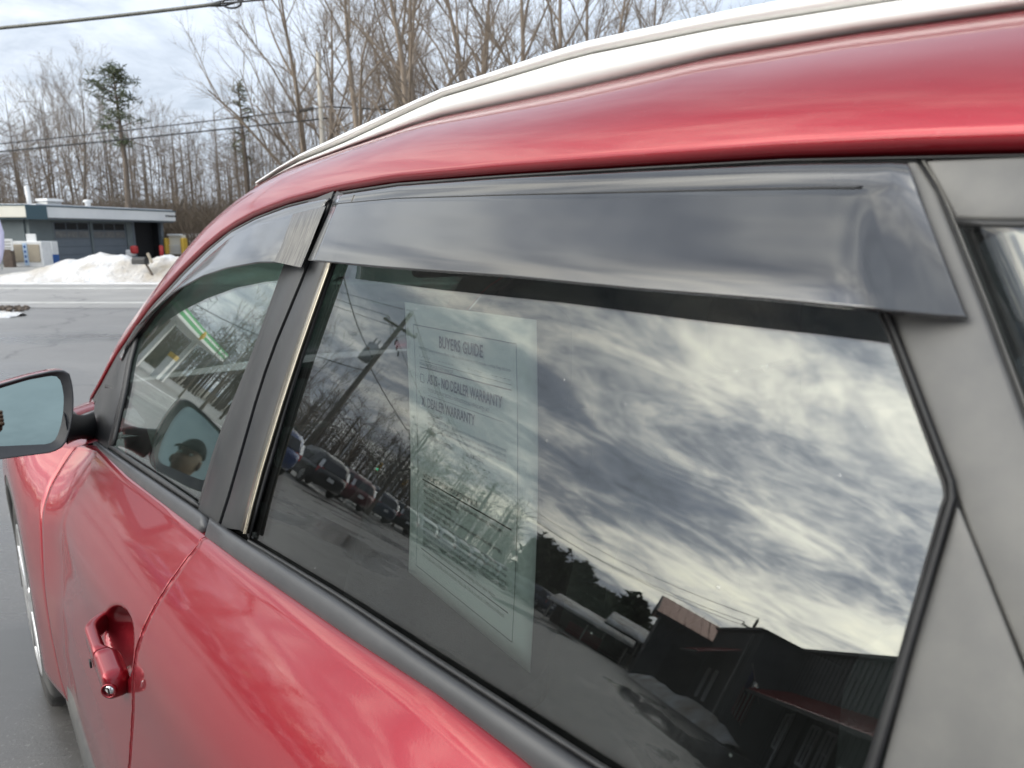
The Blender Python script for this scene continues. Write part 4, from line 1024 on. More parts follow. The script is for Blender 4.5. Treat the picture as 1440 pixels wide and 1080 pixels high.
# ---- roadside mailbox on its leaning post
m0 = at_px(219, 24.6); top_ = at_px(206, 24.6) + UPZ * zpy(368, 24.6)
mbx = empty('mailbox', m0, 'black roadside mailbox on a leaning post in front of the snow bank', 'mailbox')
obj('post', MB().tube([m0, m0 * .5 + top_ * .5, top_, top_ + (top_ - m0) * .12], .04, 8), 'bark_dark', mbx)
bx = top_ + np.array([-.16, 0, .04]); prof = [(-.17, -.12), (.17, -.12), (.17, .04)] + [(.17 * math.cos(a), .04 + .13 * math.sin(a)) for a in np.linspace(.3, 2.84, 7)] + [(-.17, .04)]
obj('box', MB().prism([(a * .7, b * .85) for a, b in prof], -.26, .26, [np.array([.25, .97, 0]), UPZ, np.array([.97, -.25, 0]), bx]), 'cable_black', mbx, bevel=.01)
obj('newspaper_tube', MB().tube([bx + np.array([.30, -.05, .28]), bx + np.array([.42, -.05, -.05])], .05, 8), 'tan_panel', mbx)

# ================================================================== TREES
def branch_tubes(mb, rnd, p, d, ln, r, depth, spread, up, segs, kids_n):
    pts = [p]; q = p.copy(); dd = d.copy()
    for k in range(segs):
        dd = dd + np.array([rnd.gauss(0, .10), rnd.gauss(0, .10), rnd.gauss(0, .06) + up * .10]); dd /= np.linalg.norm(dd)
        q = q + dd * ln / segs; pts.append(q)
    rad = list(np.linspace(r, r * (.35 if depth else .3), segs + 1))
    mb.tube(pts, rad, 7 if depth >= 4 else 5 if depth >= 2 else 3, cap=False)
    if depth == 0: return
    n = kids_n[depth] if depth < len(kids_n) else 4
    for k in range(n):
        t = rnd.uniform(.28, 1.0) if depth > 1 else rnd.uniform(.15, 1.0)
        i = min(segs - 1, int(t * segs)); f = t * segs - i; bp = pts[i] * (1 - f) + pts[i + 1] * f
        bd = pts[i + 1] - pts[i]; bd /= np.linalg.norm(bd)
        a = np.cross(bd, [rnd.gauss(0, 1), rnd.gauss(0, 1), rnd.gauss(0, 1)]); a /= np.linalg.norm(a) + 1e-9
        s = spread * rnd.uniform(.65, 1.3)
        nd = bd * math.cos(s) + a * math.sin(s) + np.array([0, 0, up * .25]); nd /= np.linalg.norm(nd)
        branch_tubes(mb, rnd, bp, nd, ln * rnd.uniform(.42, .68) * (1.1 - .35 * t), max(.006, rad[i] * rnd.uniform(.45, .62)), depth - 1, spread, up, max(2, segs - 1), kids_n)
def make_tree(seed, h, r, crown0, limbs, spread, up, kids_n, lean=0.0, depth=3):
    """bare tree: (trunk mesh, branch mesh), base at the origin"""
    rnd = random.Random(seed); tr_ = MB(); br = MB(); pts = []; p = np.zeros(3); d = np.array([lean, 0, 1.])
    n = 9
    for k in range(n + 1):
        pts.append(p.copy()); d = d + np.array([rnd.gauss(0, .045), rnd.gauss(0, .045), .03]); d /= np.linalg.norm(d); p = p + d * h / n
    rad = [r * (1.25 if k == 0 else 1) * (1 - .88 * k / n) for k in range(n + 1)]
    tr_.tube(pts, rad, 9)
    for k in range(limbs):
        t = crown0 + (1 - crown0) * (k + rnd.random()) / limbs; i = min(n - 1, int(t * n)); f = t * n - i; bp = pts[i] * (1 - f) + pts[i + 1] * f
        az = k * 2.4 + rnd.uniform(-.6, .6); s = spread * rnd.uniform(.8, 1.25) * (1.15 - .5 * t)
        nd = np.array([math.sin(s) * math.cos(az), math.sin(s) * math.sin(az), math.cos(s)])
        branch_tubes(br, rnd, bp, nd, h * (.46 - .26 * t) * rnd.uniform(.75, 1.2), rad[i] * rnd.uniform(.40, .62), depth, spread * .85, up, 4, kids_n)
    return tr_, br
def tree_proto(name, tm, label, group, mat='bark', bmat=None):
    e = empty(name, (0, 0, 0), label, 'tree', group)
    a = bpy.data.objects.new('trunk', new_mesh('trunk', tm[0], True, recalc=False)); b = bpy.data.objects.new('crown', new_mesh('crown', tm[1], True, recalc=False))
    for o, m in ((a, mat), (b, bmat or mat)): COL.objects.link(o); o.data.materials.append(MATS[m]); o.parent = e
    return e
def copy_thing(e, loc, rz=0, sc=1.0, label=None, sz=None):
    r = e.copy(); COL.objects.link(r); r.location = tuple(map(float, loc)); r.rotation_euler.z = rz; r.scale = (sc, sc, sz or sc)
    if label: r['label'] = label
    for ch in [c for c in bpy.data.objects if c.parent == e]:
        c = ch.copy(); COL.objects.link(c); c.parent = r
        for gch in [q for q in bpy.data.objects if q.parent == ch]:
            k = gch.copy(); COL.objects.link(k); k.parent = c
    return r
WOODL = 'tall bare grey tree among the close-set trunks of the wood behind the garage'
WOODG = 'bare trees of the wood across the road'
slim = [tree_proto('bare_tree', make_tree(10 + s, 15, .115 + .02 * (s % 3), .34, 10, .55, .9, [0, 5, 4, 4]), WOODL, WOODG, ('bark', 'bark_pale', 'bark_dark')[s % 3], ('bark', 'bark', 'bark_dark')[s % 3]) for s in range(5)]
wideL = 'big bare spreading tree rising behind the car roof'
wide = [tree_proto('spreading_tree', make_tree(40 + s, 15, .23, .20, 13, .75, .55, [0, 5, 5, 5]), wideL, 'spreading bare trees behind the car roof', 'bark', 'bark') for s in range(3)]
used = set()
def put(e, *a, **k):
    if e.name not in used:
        used.add(e.name); lab = k.get('label')
        e.location = tuple(map(float, a[0])); e.rotation_euler.z = a[1] if len(a) > 1 else 0
        s_ = a[2] if len(a) > 2 else 1; e.scale = (s_, s_, s_)
        if lab: e['label'] = lab
        return e
    return ('later', e, a, k)
pend = []
rnd = random.Random(77)
for k in range(74):                                       # the wood, from beyond the left edge to behind the roof
    px = -70 + 690 * (k + rnd.uniform(-.4, .4)) / 74; y = rnd.uniform(54, 84); q = at_px(px, y)
    hgt = 15 * y / 60 * float(np.interp(px, [-70, 30, 70, 150, 260, 330, 420, 620], [.46, .50, .70, .72, .58, .56, .76, .95])) * rnd.uniform(.85, 1.12)
    pend.append((slim[k % 5], q, rnd.uniform(0, 6.3), hgt / 15, None))
for k, (px, y, s_) in enumerate(((430, 44, 1.1), (515, 38, 1.05), (590, 40, 1.15), (655, 46, 1.3), (720, 40, 1.15), (780, 48, 1.35), (850, 44, 1.15), (920, 50, 1.2), (985, 52, 1.1), (1050, 54, .95), (690, 56, 1.5), (820, 58, 1.5), (560, 55, 1.4), (470, 60, 1.3))):
    pend.append((wide[k % 3], at_px(px, y), rnd.uniform(0, 6.3), s_, ('%s bare spreading tree behind the car roof, %s' % (('tall', 'big', 'slender')[k % 3], ('beside the pale pole', 'just right of the pale pole', 'third from the pale pole', 'fourth from the pale pole', 'fifth from the pale pole', 'sixth from the pale pole', 'seventh from the pale pole', 'eighth from the pale pole', 'ninth from the pale pole', 'last before open sky', 'in the second rank at mid roof', 'in the second rank farther right', 'in the second rank left of mid roof', 'in the second rank behind the pale pole')[k]), 'spreading bare trees behind the car roof')))
# distinct ones
lt = tree_proto('leaning_tree', make_tree(91, 15, .28, .22, 9, .8, .5, [0, 5, 5, 4], lean=-.18), 'big bare tree leaning left with long arching limbs before the wood', None, 'bark', 'bark')
lt.location = tuple(at_px(600, 34)); lt.rotation_euler.z = .2; lt.scale = (.95,) * 3
ft_ = tree_proto('forked_tree', make_tree(95, 17, .18, .30, 12, .75, .5, [0, 5, 5, 5], lean=.05), 'tall twiggy bare tree just left of the pine, taller than its neighbours', None, 'bark_pale', 'bark')
ft_.location = tuple(at_px(118, 62)); ft_.scale = (.86,) * 3; ft_.rotation_euler.z = 1.2
def pine(name, px, y, h, z_lo, wmax, label, mat, seed, n=900, size=.55):
    rnd = random.Random(seed); b = at_px(px, y); e = empty(name, b, label, 'tree')
    obj('trunk', MB().tube([b, b + UPZ * h * .5 + np.array([.2, 0, 0]), b + UPZ * h], [.24, .17, .03], 8), 'bark_dark', e, smooth=True)
    mb = MB(); bl = MB()
    L = 17
    for k in range(L):
        z = z_lo + (h - z_lo) * (k + .5) / L; w = wmax * (1 - (k / L) ** 3.0) ** .8 * rnd.uniform(.45, 1.15) * (1.0 if k > 4 else .6 + .1 * k)
        for j in range(4):
            az = rnd.uniform(0, 6.3); tip = b + np.array([math.cos(az) * w, math.sin(az) * w, z + .25 * w])
            if rnd.random() < (.50 if k < 9 else .15): continue
            bl.tube([b + UPZ * (z - .1), (b + UPZ * z) * .5 + tip * .5, tip], [.05, .03, .012], 4)
            for _ in range(n // (L * 4)):
                t = rnd.uniform(.45, 1.06); c = (b + UPZ * z) * (1 - t) + tip * t + np.array([rnd.gauss(0, .22), rnd.gauss(0, .22), rnd.gauss(0, .14)])
                for _q in range(3):
                    a_ = np.array([rnd.gauss(0, 1), rnd.gauss(0, 1), rnd.gauss(0, .6)]); a_ /= np.linalg.norm(a_); b_ = np.cross(a_, [rnd.gauss(0, 1), rnd.gauss(0, 1), 1]); b_ /= np.linalg.norm(b_) + 1e-9
                    s = size * rnd.uniform(.5, 1)
                    mb.add([c - b_ * .05 * s, c + b_ * .05 * s, c + a_ * s * .6 + b_ * .09 * s, c + a_ * s, c + a_ * s * .6 - b_ * .09 * s], [(0, 1, 2, 3, 4)])
    obj('boughs', bl, 'bark_dark', e); obj('foliage', mb, mat, e); return e
pine('pine_tree', 186, 50, zpy(112, 50), zpy(216, 50), 1.65, 'dark green pine with a ragged crown rising out of the bare wood', 'needles', 3, n=1000, size=.5)
pine('pine_tree', 352, 56, zpy(134, 56), zpy(236, 56), 1.15, 'thin pale green pine half hidden by bare branches near the white pole', 'needles_pale', 8, n=240, size=.55)

# undergrowth: twiggy brush at the foot of the wood
def brush(name, x0, x1, y0, y1, n, hmax, label, seed, fn=None):
    rnd = random.Random(seed); mb = MB()
    for k in range(n):
        x, y = rnd.uniform(x0, x1), rnd.uniform(y0, y1); p = np.array([x, y, 0.]) if fn is None else fn(x, y); h = hmax * rnd.uniform(.3, 1)
        for j in range(3):
            d = np.array([rnd.gauss(0, .35), rnd.gauss(0, .35), 1.]); w = rnd.uniform(.012, .035); q = p + d * h * .55 + np.array([rnd.gauss(0, .1), rnd.gauss(0, .1), 0]); r_ = q + np.array([rnd.gauss(0, .4), rnd.gauss(0, .4), .5]) * h * .5
            sx = np.array([w, 0, 0]); sy = np.array([0, w, 0])
            mb.add([p - sx, p + sx, q + sx * .7, q - sx * .7, r_], [(0, 1, 2, 3), (3, 2, 4)])
            mb.add([q - sy, q + sy, q + np.array([rnd.gauss(0, .5), rnd.gauss(0, .5), .4]) * h * .5], [(0, 1, 2)])
    o = obj(name, mb, 'twigs', None); tag(o, label, kind='stuff'); return o
brush('undergrowth', -62, 30, 53, 82, 15000, 7.0, 'brown twiggy undergrowth at the foot of the wood', 3)
# far woodland that closes the horizon
def woods(name, az0, az1, r0, r1, n, hmax, label, seed):
    fn = lambda a, r: np.array([r * math.sin(math.radians(a)), r * math.cos(math.radians(a)), -.2])
    rnd = random.Random(seed); mb = MB()
    for k in range(n):
        p = fn(rnd.uniform(az0, az1), rnd.uniform(r0, r1)); h = hmax * rnd.uniform(.45, 1); w = rnd.uniform(.05, .16)
        d = p / np.linalg.norm(p); sx = np.array([-d[1], d[0], 0])
        mb.tube([p, p + UPZ * h * .6, p + UPZ * h], [w, w * .6, .02], 4, cap=False)
        for j in range(14):
            t = rnd.uniform(.3, .95); q = p + UPZ * h * t; e_ = q + (sx * rnd.gauss(0, 1) + d * rnd.gauss(0, .5) + UPZ * rnd.uniform(.3, 1.4)) * h * .16; ww = rnd.uniform(.02, .05)
            mb.add([q - UPZ * ww, q + UPZ * ww, e_], [(0, 1, 2)])
            e2 = (q + e_) / 2; mb.add([e2 - UPZ * ww, e2 + UPZ * ww, e2 + (sx * rnd.gauss(0, 1) + UPZ * rnd.uniform(.2, 1)) * h * .10], [(0, 1, 2)])
    o = obj(name, mb, 'bark_dark', None); tag(o, label, kind='stuff'); return o
woods('far_woods', -36, 40, 88, 120, 620, 17, 'far grey-brown mass of bare woodland behind the nearer trunks', 5)
woods('far_woods', -79, -40, 75, 120, 560, 10, 'dark woodland beyond the parked cars, seen in the window reflection', 6)
woods('far_woods', -97, -78, 85, 120, 260, 4.2, 'low dark woodland beyond the sheds and the barn', 7)

# ================================================================== WHAT THE GLASS REFLECTS: THE LOT BEHIND THE CAMERA
def pol(az, r, z=0.0): a = math.radians(az); return np.array([r * math.sin(a), r * math.cos(a), z])

def car_proto():
    """a parked estate-bodied car, nose along +X, base at the origin"""
    e = empty('parked_car', (0, 0, 0), None, 'car', 'cars parked in a row across the lot')
    prof = [(-2.25, .55, .82, .62), (-2.22, .40, .98, .80), (-2.0, .30, 1.02, .88), (-1.2, .26, 1.02, .92), (0, .26, 1.0, .92), (1.0, .26, .98, .92), (1.7, .28, .92, .88), (2.15, .34, .82, .78), (2.3, .48, .66, .60)]
    rows = []
    for x, zl, zh, w in prof:
        row = []
        for y, z in ((-w * .9, zl), (-w, zl + (zh - zl) * .3), (-w * .995, zl + (zh - zl) * .75), (-w * .90, zh), (-w * .45, zh + .03), (0, zh + .035), (w * .45, zh + .03), (w * .90, zh), (w * .995, zl + (zh - zl) * .75), (w, zl + (zh - zl) * .3), (w * .9, zl)): row.append((x, y, z))
        rows.append(row)
    mb = MB().grid(rows, closed=True); mb.f.append(tuple(range(11))); mb.f.append(tuple(8 * 11 + i for i in range(11)))
    obj('body', mb, 'paint_black', e, smooth=True, bevel=.0)
    gh = []
    for x, z, w in ((-2.12, .99, .80), (-1.85, 1.48, .68), (-1.5, 1.60, .64), (-.5, 1.66, .64), (.35, 1.60, .63), (1.15, .99, .80)): gh.append([(x, -w, z - .0), (x, -w * .5, z + .03), (x, 0, z + .035), (x, w * .5, z + .03), (x, w, z)])
    full = MB()
    lowr = [(-2.12, .80), (-1.85, .83), (-1.5, .84), (-.5, .845), (.35, .84), (1.15, .80)]
    rows = [[(lx, -lw, .98)] + g_ + [(lx, lw, .98)] for (lx, lw), g_ in zip(lowr, gh)]
    full.grid(rows); obj('roof', full, 'paint_black', e, smooth=True, solid=.01)
    for s in (-1, 1):
        for a0, a1 in ((-1.72, -1.0), (-.92, -.05), (.03, .80)):
            q = lambda x, t: (x + (.0 if x < .5 else -.0), s * (np.interp(x, [-2.1, -1.8, .3, 1.1], [.80, .835, .84, .80]) * (1 - t) + np.interp(x, [-2.1, -1.8, .3, 1.1], [.78, .67, .635, .78]) * t + .006), 1.01 + t * (np.interp(x, [-1.85, -1.5, -.5, .35, .85], [1.42, 1.53, 1.58, 1.53, 1.25]) - 1.01))
            obj('window', MB().grid([[q(x, t) for x in np.linspace(a0, a1, 5)] for t in (0, .5, 1)]), 'car_glass', e, face=(0, s, 0), solid=.006)
    obj('rear_window', MB().add([(-2.16, -.62, 1.06), (-2.16, .62, 1.06), (-1.93, .56, 1.43), (-1.93, -.56, 1.43)], [(0, 1, 2, 3)]), 'car_glass', e, face=(-1, 0, .3), solid=.006)
    obj('windscreen', MB().add([(1.12, -.66, 1.03), (1.12, .66, 1.03), (.48, .56, 1.56), (.48, -.56, 1.56)], [(0, 1, 2, 3)]), 'car_glass', e, face=(1, 0, .6), solid=.006)
    for s in (-1, 1):
        obj('tail_light', MB().add([(-2.255, s * .48, .80), (-2.2, s * .86, .78), (-2.14, s * .87, 1.02), (-2.19, s * .55, 1.04)], [(0, 1, 2, 3)]), 'tail_red', e, solid=.02, face=(-1, s * .3, 0))
        obj('clear_lens', MB().add([(-2.19, s * .70, 1.02), (-2.13, s * .86, 1.0), (-1.97, s * .78, 1.36), (-2.03, s * .66, 1.36)], [(0, 1, 2, 3)]), 'lamp_clear', e, solid=.02, face=(-1, s * .3, 0))
        obj('headlight', MB().add([(2.28, s * .40, .66), (2.16, s * .78, .68), (2.12, s * .76, .82), (2.22, s * .42, .78)], [(0, 1, 2, 3)]), 'lamp_clear', e, solid=.02, face=(1, s * .3, 0))
        obj('roof_bar', MB().tube([(-1.5, s * .58, 1.62), (-1.3, s * .58, 1.70), (.1, s * .58, 1.71), (.3, s * .58, 1.63)], .02, 6), 'trim_black', e)
        obj('mirror', MB().box(np.array([.72, s * .98, 1.05]), (.10, .16, .12)), 'paint_black', e, bevel=.03)
    obj('number_plate', MB().box(np.array([-2.27, 0, .72]), (.02, .32, .15)), 'white_paint', e)
    for x in (-1.35, 1.38):
        for s in (-1, 1):
            w = obj('wheel', MB().lathe([(.2, -.16), (.33, -.16), (.345, -.12), (.345, -.03), (.32, .0), (.23, -.005), (.22, -.03), (.02, -.04)], np.array([x, s * .93, .345]), (0, s, 0), 24), 'tyre_rubber', e, smooth=True)
            sp = MB()
            for k in range(6):
                th = k * math.pi / 3; d = np.array([math.cos(th), 0, math.sin(th)]); t2 = np.array([-math.sin(th), 0, math.cos(th)]); sp.box(np.array([x, s * .915, .345]) + d * .12, (.21, .06, .03), [d, t2, np.array([0, 1., 0])])
            sp.lathe([(.235, -.02), (.24, .0), (.215, -.002), (.212, -.03)], np.array([x, s * .93, .345]), (0, s, 0), 24)
            obj('rim', sp, 'alloy', w)
    return e
cp = car_proto()
PAINTED = ('body', 'roof', 'mirror')
ROW = [(-59.6, 25.5, 'paint_blue', 'blue estate car with clear tail lenses at the near end of the parked row'),
       (-64.2, 31, 'paint_black', 'black sport utility car parked second in the row, next to the blue one'),
       (-66.9, 37, 'paint_maroon', 'dark maroon car parked between the black and the navy ones'),
       (-69.2, 42, 'paint_navy', 'navy saloon parked beyond the maroon car'), (-71.2, 46, 'paint_black', 'small black car parked before the first silver one'),
       (-73.0, 49, 'paint_silver', 'silver car parked first of the pale cars'), (-74.7, 52, 'paint_white', 'white car parked between two silver ones'),
       (-76.2, 55, 'paint_silver', 'silver car parked just beyond the white one'), (-77.5, 58, 'paint_white', 'white car parked before the grey one'),
       (-78.8, 61, 'paint_grey', 'grey car parked between two white ones'), (-80.0, 64, 'paint_white', 'white car parked last of the pale cars'),
       (-82.0, 62, 'paint_black', 'black car parked before the evergreens'), (-83.2, 60, 'paint_green', 'dark green car parked under the evergreens'),
       (-84.4, 57, 'paint_navy', 'navy car parked nearest the snow-roofed sheds')]
HEAD = math.radians(90 + 37)                               # nose direction: azimuth -37
cars = []
for i, (az, r, pt, lab) in enumerate(ROW):
    nose = np.array([math.cos(HEAD), math.sin(HEAD), 0]); side = np.array([-nose[1], nose[0], 0])
    loc = pol(az, r) + nose * 2.2 - side * .85
    cars.append((i, loc, pt, lab))
for i, loc, pt, lab in cars[1:] + cars[:1]:
    if i == 0: c = cp; c.location = tuple(loc); c.rotation_euler.z = HEAD; c['label'] = lab
    else: c = copy_thing(cp, loc, HEAD, 1.0, lab)
    for ch in [o for o in bpy.data.objects if o.parent == c]:
        if ch.name.split('.')[0] in PAINTED and ch.material_slots:
            ch.material_slots[0].link = 'OBJECT'; ch.material_slots[0].material = MATS[pt]

# ---- utility poles and wires
def upole(name, b, h, label, mat, trafo=False, arms=True, ax=None, lean=(0, 0)):
    e = empty(name, b, label, 'utility pole'); ax = ax if ax is not None else np.array([.3, .95, 0]); ax = ax / np.linalg.norm(ax)
    t = b + UPZ * h + np.array([lean[0], lean[1], 0])
    obj('pole', MB().tube([b, b * .5 + t * .5, t], [.17, .15, .12], 10), mat, e, smooth=True)
    if arms:
        ca = obj('crossarm', MB().box(t - UPZ * .9, (2.0, .10, .12), [ax, np.cross(UPZ, ax), UPZ]), mat, e)
        for d in (-.9, .9, -.35): obj('insulator', MB().lathe([(.02, 0), (.05, .05), (.035, .09), (.05, .13), (.02, .2)], t - UPZ * .84 + ax * d, UPZ, 8), 'galvanised', ca)
        obj('insulator', MB().lathe([(.02, 0), (.05, .05), (.035, .09), (.05, .13), (.02, .2)], t, UPZ, 8), 'galvanised', e)
        for d in (-1, 1): obj('brace', MB().tube([t - UPZ * 1.6, t - UPZ * .93 + ax * .6 * d], .02, 5), 'galvanised', ca)
    if trafo:
        c = t - UPZ * 2.75 + ax * .48
        tf = obj('transformer', MB().lathe([(.001, .52), (.28, .50), (.33, .44), (.33, -.42), (.28, -.5), (.001, -.5)], c, UPZ, 18), 'galvanised', e, smooth=True)
        obj('rust_spot', MB().box(c + np.array([.33, 0, .1]) , (.03, .14, .14)), 'rust', tf, bevel=.01)
        for d in (-.1, .12): obj('bushing', MB().lathe([(.03, .5), (.06, .6), (.04, .66), (.06, .72), (.02, .82)], c + ax * d, UPZ, 8), 'galvanised', tf)
        for k in range(3):
            obj('cutout', MB().tube([t - UPZ * (1.5 + .2 * k) - ax * (.25 + .22 * k), t - UPZ * (1.75 + .2 * k) - ax * (.35 + .25 * k)], .05, 6), 'trim_black', e)
    return e, t, ax
A1 = pol(-59.7, 34); _, T1, X1 = upole('utility_pole', A1, 34 * math.tan(math.radians(13.3)) + CAMH, 'wooden utility pole with a grey transformer behind the parked cars', 'pole_wood', True)
A2 = pol(-74.9, 78); _, T2, X2 = upole('utility_pole', A2, 9.0, 'far utility pole beyond the pale parked cars', 'pole_wood', False)
A3 = pol(-97.5, 62); _, T3, X3 = upole('utility_pole', A3, 8.2, 'utility pole standing behind the dark barn', 'pole_wood', False)
A4 = at_px(462, 43); _, T4, X4 = upole('utility_pole', A4, zpy(96, 43), 'pale wooden pole in front of the wood, cut off by the roof rail', 'pole_pale', False, arms=False)
A5 = pol(-25, 22); 
def wire(a, b, sag, rad, label, mat='cable_black', n=24, group=None):
    pts = [np.array(a) * (1 - t) + np.array(b) * t - UPZ * sag * 4 * t * (1 - t) for t in np.linspace(0, 1, n)]
    mb = MB().tube(pts, rad, 6); c = pts[0]
    o = obj('overhead_wire', mb, mat, None, smooth=True, org=c); tag(o, label, 'wire', group); return o
for d, lab in ((.0, 'top wire'), (.9, 'outer crossarm wire'), (-.9, 'inner crossarm wire')):
    o_ = UPZ * (.15 if d == 0 else -.68)
    wire(T1 + X1 * d + o_, T2 + X2 * d + o_, 1.0, .018, lab + ' from the transformer pole to the far pole')
    wire(T2 + X2 * d + o_, T3 + X3 * d + o_, 1.2, .022, lab + ' passing above the evergreens and the barn')
    e1 = pol(-38, 60, 9.2) + X1 * d
    wire(T1 + X1 * d + o_, e1, .7, .014, lab + ' from the transformer pole toward the road')
wire(T1 - UPZ * 3.3, T2 - UPZ * 3.0, .9, .026, 'low telephone cable from the transformer pole to the far pole')
wire(T1 - UPZ * 3.6, pol(-40, 52, 5.0), .7, .026, 'low telephone cable from the transformer pole toward the road')
wire(T1 - UPZ * 2.9, pol(-47, 17, 6.3), .3, .022, 'service drop running from the transformer pole over the lot')
# the wires in front
def at_sky(px, py, y): q = at_px(px, y); q[2] = zpy(py, y) * 1.0; r = ray((px, py)); return _C + r * (y / r[1])
wire(at_sky(-260, 228, 40), at_sky(462, 150, 43), .10, .030, 'upper of the two dark wires sagging to the pale pole')
wire(at_sky(-260, 238, 40), at_sky(463, 166, 43), .05, .042, 'lower of the two dark wires sagging to the pale pole')
wire(at_sky(460, 150, 43), at_sky(900, 158, 52), .2, .042, 'dark wire running from the pale pole behind the car roof')
spl = at_sky(440, 152, 42.9); thing1('splice_case', MB().tube([at_sky(418, 157, 42.6), at_sky(441, 152.5, 42.9)], .09, 8), 'cable_black', 'black splice case on the wire beside the pale pole', 'splice case')
ca = at_sky(-200, 56, 7.0); cb = at_sky(310, 5, 6.4); cc = at_sky(700, -45, 6.2)
wire(ca, cb, .02, .0145, 'thick twisted steel cable across the sky at the top left', 'cable_grey', 30)
wire(cb, cc, .02, .008, 'thin end of the cable past its dead-end loop', 'cable_black', 12)
lp = empty('dead_end_grip', cb, 'dark wire loop grip at the end of the thick cable', 'cable grip')
for k, (dy, w) in enumerate(((3, 9), (-2, 9))):
    pts = [at_sky(290 + 52 * t, 8 - 9 * t + dy * math.sin(math.pi * t) * 1.4, 6.42) for t in np.linspace(0, 1, 12)]
    obj('strand', MB().tube(pts, .007, 6), 'cable_black', lp, smooth=True)
obj('loop', MB().tube([at_sky(326 + 13 * math.cos(a), 4.5 + 7 * math.sin(a), 6.4) for a in np.linspace(0, 2 * math.pi, 20)], .008, 6, cap=False), 'cable_black', lp, smooth=True)

# ---- fuel station canopy off to the left, seen in the front window
c0, c1 = pol(-42.3, 36), pol(-50.2, 52); ce = (c1 - c0); cl_ = np.linalg.norm(ce); ce /= cl_; cn = np.array([ce[1], -ce[0], 0]); cn = cn if cn @ c0 < 0 else -cn
fs_ = empty('fuel_canopy', c0, 'fuel station canopy with a green and white fascia left of the lot', 'canopy')
obj('roof', MB().box(c0 + ce * cl_ / 2 - cn * 1.6 + UPZ * 3.55, (cl_, 3.0, .6), [ce, cn, UPZ]), 'white_paint', fs_)
for z0, z1, m in ((3.25, 3.40, 'band_white'), (3.40, 3.60, 'green_fascia'), (3.60, 3.72, 'band_white'), (3.72, 3.84, 'green_fascia')):
    obj('fascia_band', MB().box(c0 + ce * cl_ / 2 + cn * .05 + UPZ * (z0 + z1) / 2, (cl_, .3, z1 - z0), [ce, cn, UPZ]), m, fs_)
obj('emblem', MB().lathe([(.001, .14), (.20, .12), (.30, .02), (.30, -.1)], c0 + ce * cl_ * .55 + cn * .2 + UPZ * 3.5, cn, 18), 'yellow_paint', fs_)
for t in (.15, .5, .85): obj('column', MB().box(c0 + ce * cl_ * t - cn * 1.6 + UPZ * 1.65, (.35, .35, 3.3), [ce, cn, UPZ]), 'white_paint', fs_)
for t in (.3, .7):
    pc = c0 + ce * cl_ * t - cn * 1.2
    pm_ = empty('fuel_pump', pc, ('yellow and white fuel pump under the near half of the canopy', 'yellow and white fuel pump under the far half of the canopy')[t > .5], 'fuel pump')
    obj('cabinet', MB().box(pc + UPZ * .75, (.7, .5, 1.5), [ce, cn, UPZ]), 'white_paint', pm_, bevel=.03); obj('head', MB().box(pc + UPZ * 1.65, (.8, .55, .3), [ce, cn, UPZ]), 'yellow_paint', pm_, bevel=.03)
    obj('hose', MB().tube([pc + ce * .4 + UPZ * 1.4, pc + ce * .6 + UPZ * .7, pc + ce * .42 + UPZ * .5], .03, 6), 'rubber', pm_)

# ---- dark building with red awnings
bl_ = empty('charcoal_building', (-27, -8, 0), 'long charcoal metal-sided building with dark red awnings along the lot', 'building')
BH = 4.05
FA = [(-37.2, -3.4), (-26.9, -3.75), (-26.6, -5.15), (-6.0, -5.6)]
for k, (a, b) in enumerate(zip(FA[:-1], FA[1:])):
    a, b = np.array([*a, 0]), np.array([*b, 0]); e_ = (b - a); L_ = np.linalg.norm(e_); e_ /= L_; n_ = np.array([-e_[1], e_[0], 0]); n_ = n_ if n_[1] > 0 or k == 1 else -n_
    if k == 1: n_ = np.array([1., 0, 0])
    obj('wall', MB().box((a + b) / 2 - n_ * .1 + UPZ * BH / 2, (L_, .2, BH), [e_, n_, UPZ]), 'charcoal_siding', bl_)
    rb = MB()
    for s in np.arange(.2, L_, .45): rb.box(a + e_ * s + n_ * .015 + UPZ * BH / 2, (.035, .03, BH), [e_, n_, UPZ])
    o = obj('siding_rib', rb, 'charcoal_siding', bl_); o['kind'] = 'stuff'
    obj('parapet_cap', MB().box((a + b) / 2 + UPZ * (BH + .04), (L_ + .1, .35, .09), [e_, n_, UPZ]), 'charcoal_trim', bl_)
obj('roof', MB().box(np.array([-21, -10, BH - .2]), (31, 9, .1)), 'charcoal_trim', bl_)
obj('wall', MB().box(np.array([-21, -14.5, BH / 2]), (31, .2, BH)), 'charcoal_siding', bl_)
def awning(x0, x1, y, zb_, zt_, dep, label=None):
    mb = MB().grid([[(x0, y, zt_), (x1, y, zt_)], [(x0, y + dep, zb_), (x1, y + dep, zb_)], [(x0, y + dep, zb_ - .10), (x1, y + dep, zb_ - .10)]])
    o = obj('awning', mb, 'red_metal', bl_, solid=.03)
    sm = MB()
    for x in np.arange(x0 + .3, x1, .5): sm.box(np.array([x, y + dep / 2, (zb_ + zt_) / 2 + .03]), (.03, math.hypot(dep, zt_ - zb_), .03), [np.array([1., 0, 0]), np.array([0, dep, zb_ - zt_]) / math.hypot(dep, zt_ - zb_), np.array([0, zt_ - zb_, dep]) / math.hypot(dep, zt_ - zb_)])
    obj('seam', sm, 'red_metal', o)['kind'] = 'stuff'
    obj('gutter', MB().box(np.array([(x0 + x1) / 2, y + dep + .04, zb_ - .06]), (x1 - x0, .08, .10)), 'charcoal_trim', o)
awning(-26.0, -8.0, -5.15, 1.95, 2.55, 1.3); awning(-35.6, -28.2, -3.5, 2.35, 3.15, 1.3)
